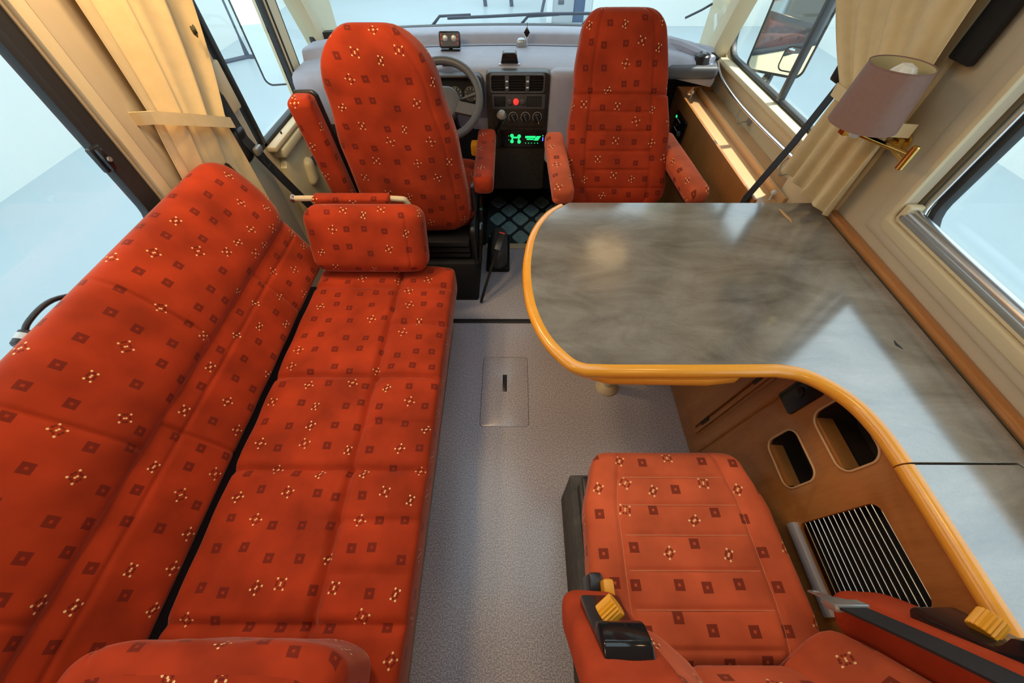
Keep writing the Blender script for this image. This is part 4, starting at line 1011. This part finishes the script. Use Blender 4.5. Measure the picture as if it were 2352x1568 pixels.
for y in (2.06, 1.555):
    br = obj('bracket', tube(smooth_path([(1.145, y, 0.722), (1.14, y + 0.01, 0.690), (1.142, y - 0.01, 0.655), (1.165, y - 0.015, 0.660), (1.195, y - 0.02, 0.668)], 4), 0.003, 8), 'steel', hr)
    obj('bracket_plate', lathe([(0.0, 0.006), (0.020, 0.005), (0.022, 0.0)], 20, zaxis((1.199, y - 0.02, 0.668), (-1, 0, 0))), 'steel', br)

# ================================================================== SEAT BELTS, CURTAINS, LAMP
rb = thing('seat_belt', 'black seat belt running diagonally past the right curtain to the side box', 'seat belt', (1.0, 1.42, 0.6))
obj('webbing', ribbon([(1.175, 1.53, 1.13), (1.145, 1.50, 1.05), (1.055, 1.45, 0.83), (0.957, 1.405, 0.63), (0.948, 1.40, 0.50)], (0.25, 1, 0.1), 0.046, 0.003), 'belt', rb)
obj('guide', box(1.13, 1.19, 1.505, 1.565, 1.00, 1.17, 0.008), 'black', rb)
obj('belt_clip', pad(0.07, 0.022, 0.016, 0.016, n=3, r=0.012, ny=5, nx=8).tf(AX((1.085, 1.36, 0.885), (0, 1, 0), (0.15, 0, 1), (1, 0, -0.15))), 'black', rb)
lb = thing('seat_belt', 'black seat belt with latch tongue behind the driver seat by the left curtain', 'seat belt', (-1.04, 1.6, 0.4))
obj('webbing', ribbon([(-1.086, 1.60, 1.20), (-1.084, 1.55, 0.98), (-1.05, 1.515, 0.81), (-1.03, 1.59, 0.61), (-1.03, 1.70, 0.40), (-1.03, 1.72, 0.35)], (0.0, 1, 0.25), 0.046, 0.003), 'belt', lb)
obj('retractor_cover', pad(0.13, 0.04, 0.035, 0.02, n=3, r=0.025, ny=6, nx=10).tf(AX((-1.085, 1.50, 0.73), (0, -1, 0), (0, 0.2, 1), (1, 0, 0))), 'black', lb, sharp=60)
tg_ = obj('latch_tongue', plate(rrect(-0.020, -0.055, 0.020, 0.012, 0.008), [rrect(-0.007, -0.045, 0.007, -0.015, 0.004)], 0.003, 0.001).tf(AX((-1.022, 1.52, 0.745), (0, 1, 0.3), (0, -0.3, 1), (1, 0, 0))), 'blackm', lb)
obj('tongue_grip', box(-1.033, -1.013, 1.495, 1.54, 0.755, 0.785, 0.006), 'steel', tg_)
obj('floor_anchor', box(-1.06, -1.02, 1.70, 1.745, 0.31, 0.37, 0.006), 'black', lb)

def curtain(name, label, xw, side, top, tie, bot, zt, ztie, zb, amp, nf, seed, over=0.0, hemd=0.0, flare=0.6):
    """gathered curtain hanging beside a side wall; (y0,y1) ranges at top, tie and bottom"""
    rng = random.Random(seed); ph = [rng.random() * 6.28 for _ in range(4)]
    t = thing(name, label, 'curtain', (xw, (tie[0] + tie[1]) / 2, zb))
    hem = lambda u, v: -hemd * max(0.0, (u - 0.72) / 0.28) * max(0.0, (v - 0.62) / 0.38)
    def fc(u, v):
        if v < 0.62:
            k = v / 0.62; k2 = k ** 3; y0 = top[0] + (tie[0] - top[0]) * k2; y1 = top[1] + (tie[1] - top[1]) * k2; z = zt + (ztie - zt) * k; a = amp * (1 - 0.35 * k2); g = k2
        else:
            k = (v - 0.62) / 0.38; k2 = k ** 0.8; y0 = tie[0] + (bot[0] - tie[0]) * k2; y1 = tie[1] + (bot[1] - tie[1]) * k2; z = ztie + (zb - ztie) * k; a = amp * (0.65 + flare * k); g = 1 - k
        w_ = math.sin(u * nf * 2 * PI + ph[0] + 0.5 * math.sin(u * 9 + ph[1]) + 0.6 * v) + 0.4 * math.sin(u * nf * 3.7 * PI + ph[2] + v * 2)
        yy = y0 + (y1 - y0) * (u + 0.012 * math.sin(u * nf * 4 * PI + ph[3]))
        zz = z + hem(u, v) + (0.010 * w_ if v > 0.97 else 0) + (ztie_slope * (u - 0.5) if True else 0) * g
        return (xw - side * (a * w_ + over * math.sin(PI * u) * g), yy, zz)
    ztie_slope = tie[2] if len(tie) > 2 else 0
    obj('drape', sheet(fc, 72, 56, 0.002), 'curt', t, sharp=70)
    pts = []
    for i in range(25):
        u = -0.05 + 1.1 * i / 24
        p = Vector(fc(min(1, max(0, u)), 0.62))
        pts.append(Vector((xw - side * (amp * 1.35 + over * math.sin(PI * max(0, min(1, u)))), tie[0] + (tie[1] - tie[0]) * u, ztie + ztie_slope * (u - 0.5))))
    pts = [Vector((xw + side * 0.035, pts[0].y - 0.01, pts[0].z))] + pts + [Vector((xw + side * 0.035, pts[-1].y + 0.01, pts[-1].z))]
    obj('tie_band', ribbon(pts, (0, 0.05, 1), 0.034, 0.005), 'curt', t, sharp=70)
    return t
curtain('curtain', 'cream curtain gathered by a tie band behind the left sofa end', -1.066, -1, (1.20, 1.72), (1.18, 1.465, -0.13), (1.13, 1.475), 1.95, 0.96, 0.79, 0.021, 3, 3, 0.012, 0.24, -0.35)
rc = curtain('curtain', 'cream curtain gathered by a tie band above the right end of the table', 1.055, 1, (1.15, 1.90), (1.10, 1.36, 0.0), (1.115, 1.40), 1.95, 1.035, 0.748, 0.019, 4, 11, 0.0)
bd_ = tag(obj('shield_badge', prism([(-0.012, 0.010), (-0.008, 0.016), (0, 0.013), (0.008, 0.016), (0.012, 0.010), (0.011, -0.006), (0, -0.017), (-0.011, -0.006)], 0, 0.003, 0.001).tf(AX((-1.030, 1.525, 1.145), (0, 1, 0), (0, 0, 1), (1, 0, 0))), 'badge'), 'tiny bronze shield pin with 66 on the left curtain', 'badge')
txc = bpy.data.curves.new('t', 'FONT'); txc.body = '66'; txc.size = 0.016; txc.align_x = 'CENTER'; txc.align_y = 'CENTER'; txc.extrude = 0.0004
txo = bpy.data.objects.new('t', txc); COL.objects.link(txo)
tme = bpy.data.meshes.new_from_object(txo.evaluated_get(bpy.context.evaluated_depsgraph_get()))
bm = bmesh.new(); bm.from_mesh(tme); gt = from_bm(bm)
bpy.data.objects.remove(txo); bpy.data.curves.remove(txc)
obj('badge_number', gt.tf(AX((-1.0265, 1.525, 1.143), (0, 1, 0), (0, 0, 1), (1, 0, 0))), 'blackm', bd_)

lm = thing('wall_lamp', 'swing-arm wall lamp with mauve drum shade and brass arms above the table', 'lamp', (1.11, 1.04, 1.0))
SC = (0.95, 1.092)
sh = obj('lamp_shade', lathe([(0.083, 1.048), (0.071, 1.182), (0.0695, 1.182), (0.0815, 1.048)], 40, Matrix.Translation((SC[0], SC[1], 0))), 'shade', lm)
obj('shade_lining', lathe([(0.0812, 1.049), (0.0692, 1.1815), (0.0680, 1.1815), (0.0800, 1.049)], 40, Matrix.Translation((SC[0], SC[1], 0))), 'shadein', sh)
obj('shade_rim', tube([(SC[0] + 0.0705 * math.cos(k * PI / 20), SC[1] + 0.0705 * math.sin(k * PI / 20), 1.182) for k in range(40)], 0.0018, 6, closed=True), 'shade', sh)
obj('bulb', lathe([(0.013, 0.0), (0.014, 0.02), (0.027, 0.045), (0.034, 0.070), (0.031, 0.095), (0.018, 0.112), (0.0, 0.117)], 24, zaxis((SC[0], SC[1], 1.072), (0.12, -0.06, 1))), 'bulb', lm)
obj('socket', cyl((SC[0], SC[1], 1.015), (SC[0], SC[1], 1.075), 0.013, 16, 0.002), 'white', lm)
obj('shade_carrier', tube([(SC[0] - 0.08, SC[1], 1.060), (SC[0] + 0.08, SC[1], 1.060)], 0.0015, 6), 'brass', sh)
jt = (0.955, 1.135, 1.020)
obj('arm', cyl((0.985, 0.938, 1.040), (0.952, 1.130, 1.018), 0.0065, 12), 'brass', lm)
obj('arm', cyl((0.985, 0.938, 1.022), (1.085, 1.12, 0.985), 0.0055, 12), 'brass', lm)
obj('elbow', cyl((0.985, 0.934, 1.005), (0.985, 0.934, 1.062), 0.0085, 16, 0.002), 'brass', lm)
obj('shade_holder', box(0.938, 0.966, 1.118, 1.142, 1.004, 1.032, 0.003), 'brass', lm)
obj('arm_tip', cyl((0.952, 1.142, 1.018), (0.948, 1.185, 1.012), 0.0055, 12), 'brass', lm)
obj('wall_plate', lathe([(0.0, 0.02), (0.012, 0.02), (0.016, 0.008), (0.028, 0.006), (0.03, 0.0)], 24, zaxis((1.128, 1.12, 0.985), (-1, 0, 0))), 'brass', lm)
obj('wall_stem', cyl((1.08, 1.12, 0.985), (1.120, 1.12, 0.985), 0.008, 12), 'brass', lm)
# black padded strip on the right pillar
tag(obj('pillar_pad', box(1.098, 1.1185, 1.082, 1.152, 1.18, 1.90, 0.006), 'blackm'), 'black vertical strip on the wall above the wall lamp', 'strip')
# roller blind cassette of the dinette window
bl = thing('blind_cassette', 'silver roller blind cassette along the bottom of the right window', 'blind', (1.15, 0.3, 0.84))
obj('roller', cyl((1.150, -0.80, 0.862), (1.150, 0.950, 0.862), 0.019, 24, 0.003), 'alu', bl)
obj('tray', box(1.128, 1.172, -0.80, 0.960, 0.836, 0.846, 0.003), 'cream', bl)
obj('end_cap', box(1.126, 1.172, 0.945, 0.964, 0.840, 0.888, 0.005), 'cream', bl)
obj('pull_bar', box(1.126, 1.134, -0.80, 0.955, 0.846, 0.862, 0.003), 'steel', bl)

# ================================================================== LEFT WINDOW LATCHES, CAB DOOR
LBL = ['black window latch on the upright edge of the left window', 'black window latch just above the middle of the sofa back', 'black window stay with its arm above the near sofa back']
for i, (y, z) in enumerate(((1.005, 1.00), (0.865, 0.795))):
    t = thing('window_latch', LBL[i], 'latch', (-1.10, y, z), 'window latches')
    ex, ey = ((0, 0, 1), (0, -1, 0)) if i == 0 else ((0, 1, 0), (0, 0, 1))
    MM = AX((-1.108, y - (0.008 if i == 0 else 0), z), ex, ey, Vector(ex).cross(Vector(ey)))
    if MM.to_3x3() @ Vector((0, 0, 1)) == Vector((-1, 0, 0)): MM = MM @ Matrix.Rotation(PI, 4, 'X')
    obj('latch_base', box(-0.032, 0.032, -0.012, 0.024, 0.0, 0.016, 0.005).tf(MM), 'black', t)
    obj('latch_handle', box(-0.028, 0.028, 0.000, 0.018, 0.014, 0.030, 0.005).tf(MM), 'gloss', t)
    obj('latch_pivot', cyl(MM @ Vector((0, 0.008, 0.028)), MM @ Vector((0, 0.008, 0.034)), 0.006), 'steel', t)
t = thing('window_stay', LBL[2], 'stay', (-1.12, 0.55, 0.80))
obj('stay_arm', tube(smooth_path([(-1.118, 0.70, 0.79), (-1.122, 0.63, 0.835), (-1.126, 0.56, 0.835), (-1.128, 0.525, 0.815)], 6), 0.006), 'black', t)
obj('stay_knob', cyl((-1.128, 0.545, 0.820), (-1.128, 0.505, 0.812), 0.016, 16, 0.004), 'black', t)
obj('stay_sticker', cyl((-1.128, 0.535, 0.818), (-1.128, 0.520, 0.815), 0.0164, 16), 'print', t)
obj('stay_mount', box(-1.14, -1.115, 0.505, 0.54, 0.765, 0.80, 0.004), 'black', t)
dp = struct('door_1', prism([(1.735, 0.10), (2.60, 0.10), (2.60, 0.60), (1.77, 0.615), (1.735, 0.58)], 0, 0.035, 0.012).tf(MX(-1.112)), 'doorc')
obj('door_ledge', box(-1.115, -1.055, 1.74, 2.62, 0.625, 0.665, 0.010), 'doorc', dp)
obj('door_rail', box(-1.105, -1.062, 1.70, 2.62, 0.672, 0.694, 0.006), 'cream', dp)
obj('lock_pin', cyl((-1.085, 1.83, 0.66), (-1.085, 1.835, 0.705), 0.004, 8), 'black', dp)
obj('door_pull', pad(0.13, 0.034, 0.030, 0.02, n=2.6, r=0.03, ny=8, nx=10).tf(AX((-1.075, 1.90, 0.405), (0, -1, 0), (0, 0.2, 1), (1, 0, 0))), 'doorc', dp, sharp=60)
obj('door_handle_cup', box(-1.080, -1.068, 1.945, 2.03, 0.46, 0.51, 0.006), 'steelblue', dp)
obj('armrest_step', box(-1.08, -1.03, 2.05, 2.55, 0.25, 0.42, 0.02), 'doorc', dp)

# ================================================================== OUTSIDE THE WINDOWS
wp = thing('windscreen_wiper', 'long dark windscreen wiper lying across the bottom of the windscreen', 'wiper', (0, 2.95, 0.88))
obj('blade', tube([(-0.40, 2.93, 0.882), (-0.15, 2.95, 0.886), (0.15, 2.96, 0.896), (0.45, 2.95, 0.900), (0.72, 2.92, 0.898)], 0.008, 8), 'darkiron', wp)
for x, s in ((-0.56, 1), (-0.02, 1), (0.36, 1)):
    a1 = obj('arm', tube([(x, 2.93, 0.79), (x + 0.11, 2.96, 0.885), (x + 0.30, 2.965, 0.892)], [0.010, 0.008, 0.006], 8), 'darkiron', wp)
obj('blade_tip', tube([(0.985, 2.78, 0.915), (1.06, 2.76, 0.955), (1.10, 2.74, 0.985)], 0.006, 8), 'darkiron', wp)
mr_ = thing('door_mirror', 'large dark-framed passenger side mirror outside the right cab window', 'mirror', (1.40, 2.4, 0.70))
mm = Vector((-0.55, -0.83, 0)).normalized(); me_x = Vector((0, 0, 1)).cross(mm) * -1
MMm = AX((1.42, 2.42, 0.985), Vector((0.83, -0.55, 0)).normalized(), (0, 0, 1), Vector((0.83, -0.55, 0)).normalized().cross(Vector((0, 0, 1))))
obj('mirror_glass', prism(rrect(-0.135, -0.225, 0.135, 0.235, 0.035), -0.004, 0.004).tf(MMm), 'mirror', mr_)
obj('mirror_frame', plate(rrect(-0.145, -0.235, 0.145, 0.245, 0.042), [rrect(-0.134, -0.224, 0.134, 0.234, 0.034)], 0.03, 0.004).tf(MMm @ Matrix.Translation((0, 0, -0.02))), 'rubber', mr_)
sm_ = obj('wide_angle_mirror', plate(rrect(0.015, -0.205, 0.115, -0.105, 0.025), [], 0.006, 0.002).tf(MMm @ Matrix.Translation((0, 0, 0.004))), 'mirror', mr_)
obj('wide_angle_rim', plate(rrect(0.010, -0.21, 0.12, -0.10, 0.03), [rrect(0.016, -0.204, 0.114, -0.106, 0.024)], 0.008, 0.002).tf(MMm @ Matrix.Translation((0, 0, 0.004))), 'rubber', sm_)
obj('mirror_arm', tube([(1.42, 2.44, 0.76), (1.40, 2.46, 0.70), (1.25, 2.44, 0.70)], 0.014, 8), 'black', mr_)
obj('mirror_arm', tube([(1.42, 2.42, 0.75), (1.38, 2.36, 0.62), (1.25, 2.34, 0.60)], 0.014, 8), 'black', mr_)
ml = thing('door_mirror', 'driver side mirror on a slim frame outside the left cab window', 'mirror', (-1.35, 2.30, 0.72))
MML = AX((-1.40, 2.62, 0.86), Vector((0.97, 0.2, 0)).normalized(), (0, 0, 1), Vector((0.97, 0.2, 0)).normalized().cross(Vector((0, 0, 1))))
obj('mirror_glass', prism(rrect(-0.085, -0.22, 0.085, 0.22, 0.035), -0.004, 0.004).tf(MML), 'mirror', ml)
obj('mirror_frame', plate(rrect(-0.093, -0.228, 0.093, 0.228, 0.042), [rrect(-0.084, -0.219, 0.084, 0.219, 0.034)], 0.03, 0.004).tf(MML @ Matrix.Translation((0, 0, -0.02))), 'rubber', ml)
obj('mirror_arm', tube([(-1.36, 2.65, 0.70), (-1.28, 2.66, 0.60), (-1.15, 2.66, 0.58)], 0.013, 8), 'black', ml)
# light stand seen through the driver window
ls = thing('light_stand', 'thin dark metal stand with two poles outside the driver window', 'stand', (-4.5, 8.0, -0.75))
A = Vector((-4.72, 8.05, -0.75)); B = Vector((-4.05, 8.05, -0.75))
for p, q in ((A, Vector((-4.75, 8.2, 1.9))), (B, Vector((-4.30, 8.2, 1.9)))):
    po = obj('pole', tube([p + Vector((0, 0, 0.0)), p.lerp(q, 0.12), q], [0.045, 0.018, 0.018], 8), 'darkiron', ls)
    obj('pole_joint', cyl(p.lerp(q, 0.50), p.lerp(q, 0.545), 0.05, 10), 'darkiron', po)
obj('foot', tube([A + Vector((0, 0, 0.02)), B + Vector((0.12, 0, 0.02))], 0.035, 8), 'darkiron', ls)
obj('foot', tube([A + Vector((0, 0, 0.02)), A + Vector((-0.55, -0.55, 0.02))], 0.035, 8), 'darkiron', ls)
# trailer rack and cabinet in front of the vehicle
tr = thing('trailer_rack', 'dark metal carrier frame standing on the hall floor beyond the windscreen', 'rack', (0, 11.6, -0.75))
obj('cross_bar', box(-0.75, 0.95, 11.75, 11.83, -0.30, -0.22, 0.01), 'darkiron', tr)
for x in (-0.72, -0.1): obj('leg', tube([(x, 11.79, -0.26), (x + 0.06, 11.72, -0.75)], 0.045, 8), 'darkiron', tr)
obj('upright', box(-0.46, -0.40, 11.76, 11.82, -0.26, 0.6, 0.01), 'darkiron', tr)
obj('lamp_unit', box(-0.02, 0.28, 11.66, 11.86, -0.46, 0.2, 0.04), 'greyd', tr)
obj('strut', tube([(0.9, 11.7, 0.2), (0.62, 10.9, -0.75)], 0.035, 8), 'darkiron', tr)
hc = thing('hall_cabinet', 'grey cabinet with a dark blue side standing beyond the windscreen', 'cabinet', (1.2, 10.6, -0.75))
obj('body', box(0.82, 1.26, 10.30, 10.70, -0.75, 1.4, 0.01), 'greypaint', hc)
obj('blue_side', box(1.265, 1.50, 10.35, 10.70, -0.75, 1.4, 0.01), 'steelblue', hc)
obj('base_trim', box(0.70, 0.82, 10.28, 10.7, -0.75, 1.2, 0.01), 'white', hc)
obj('cabinet_handle', box(0.93, 1.05, 10.285, 10.30, -0.45, -0.38, 0.003), 'greyd', hc)
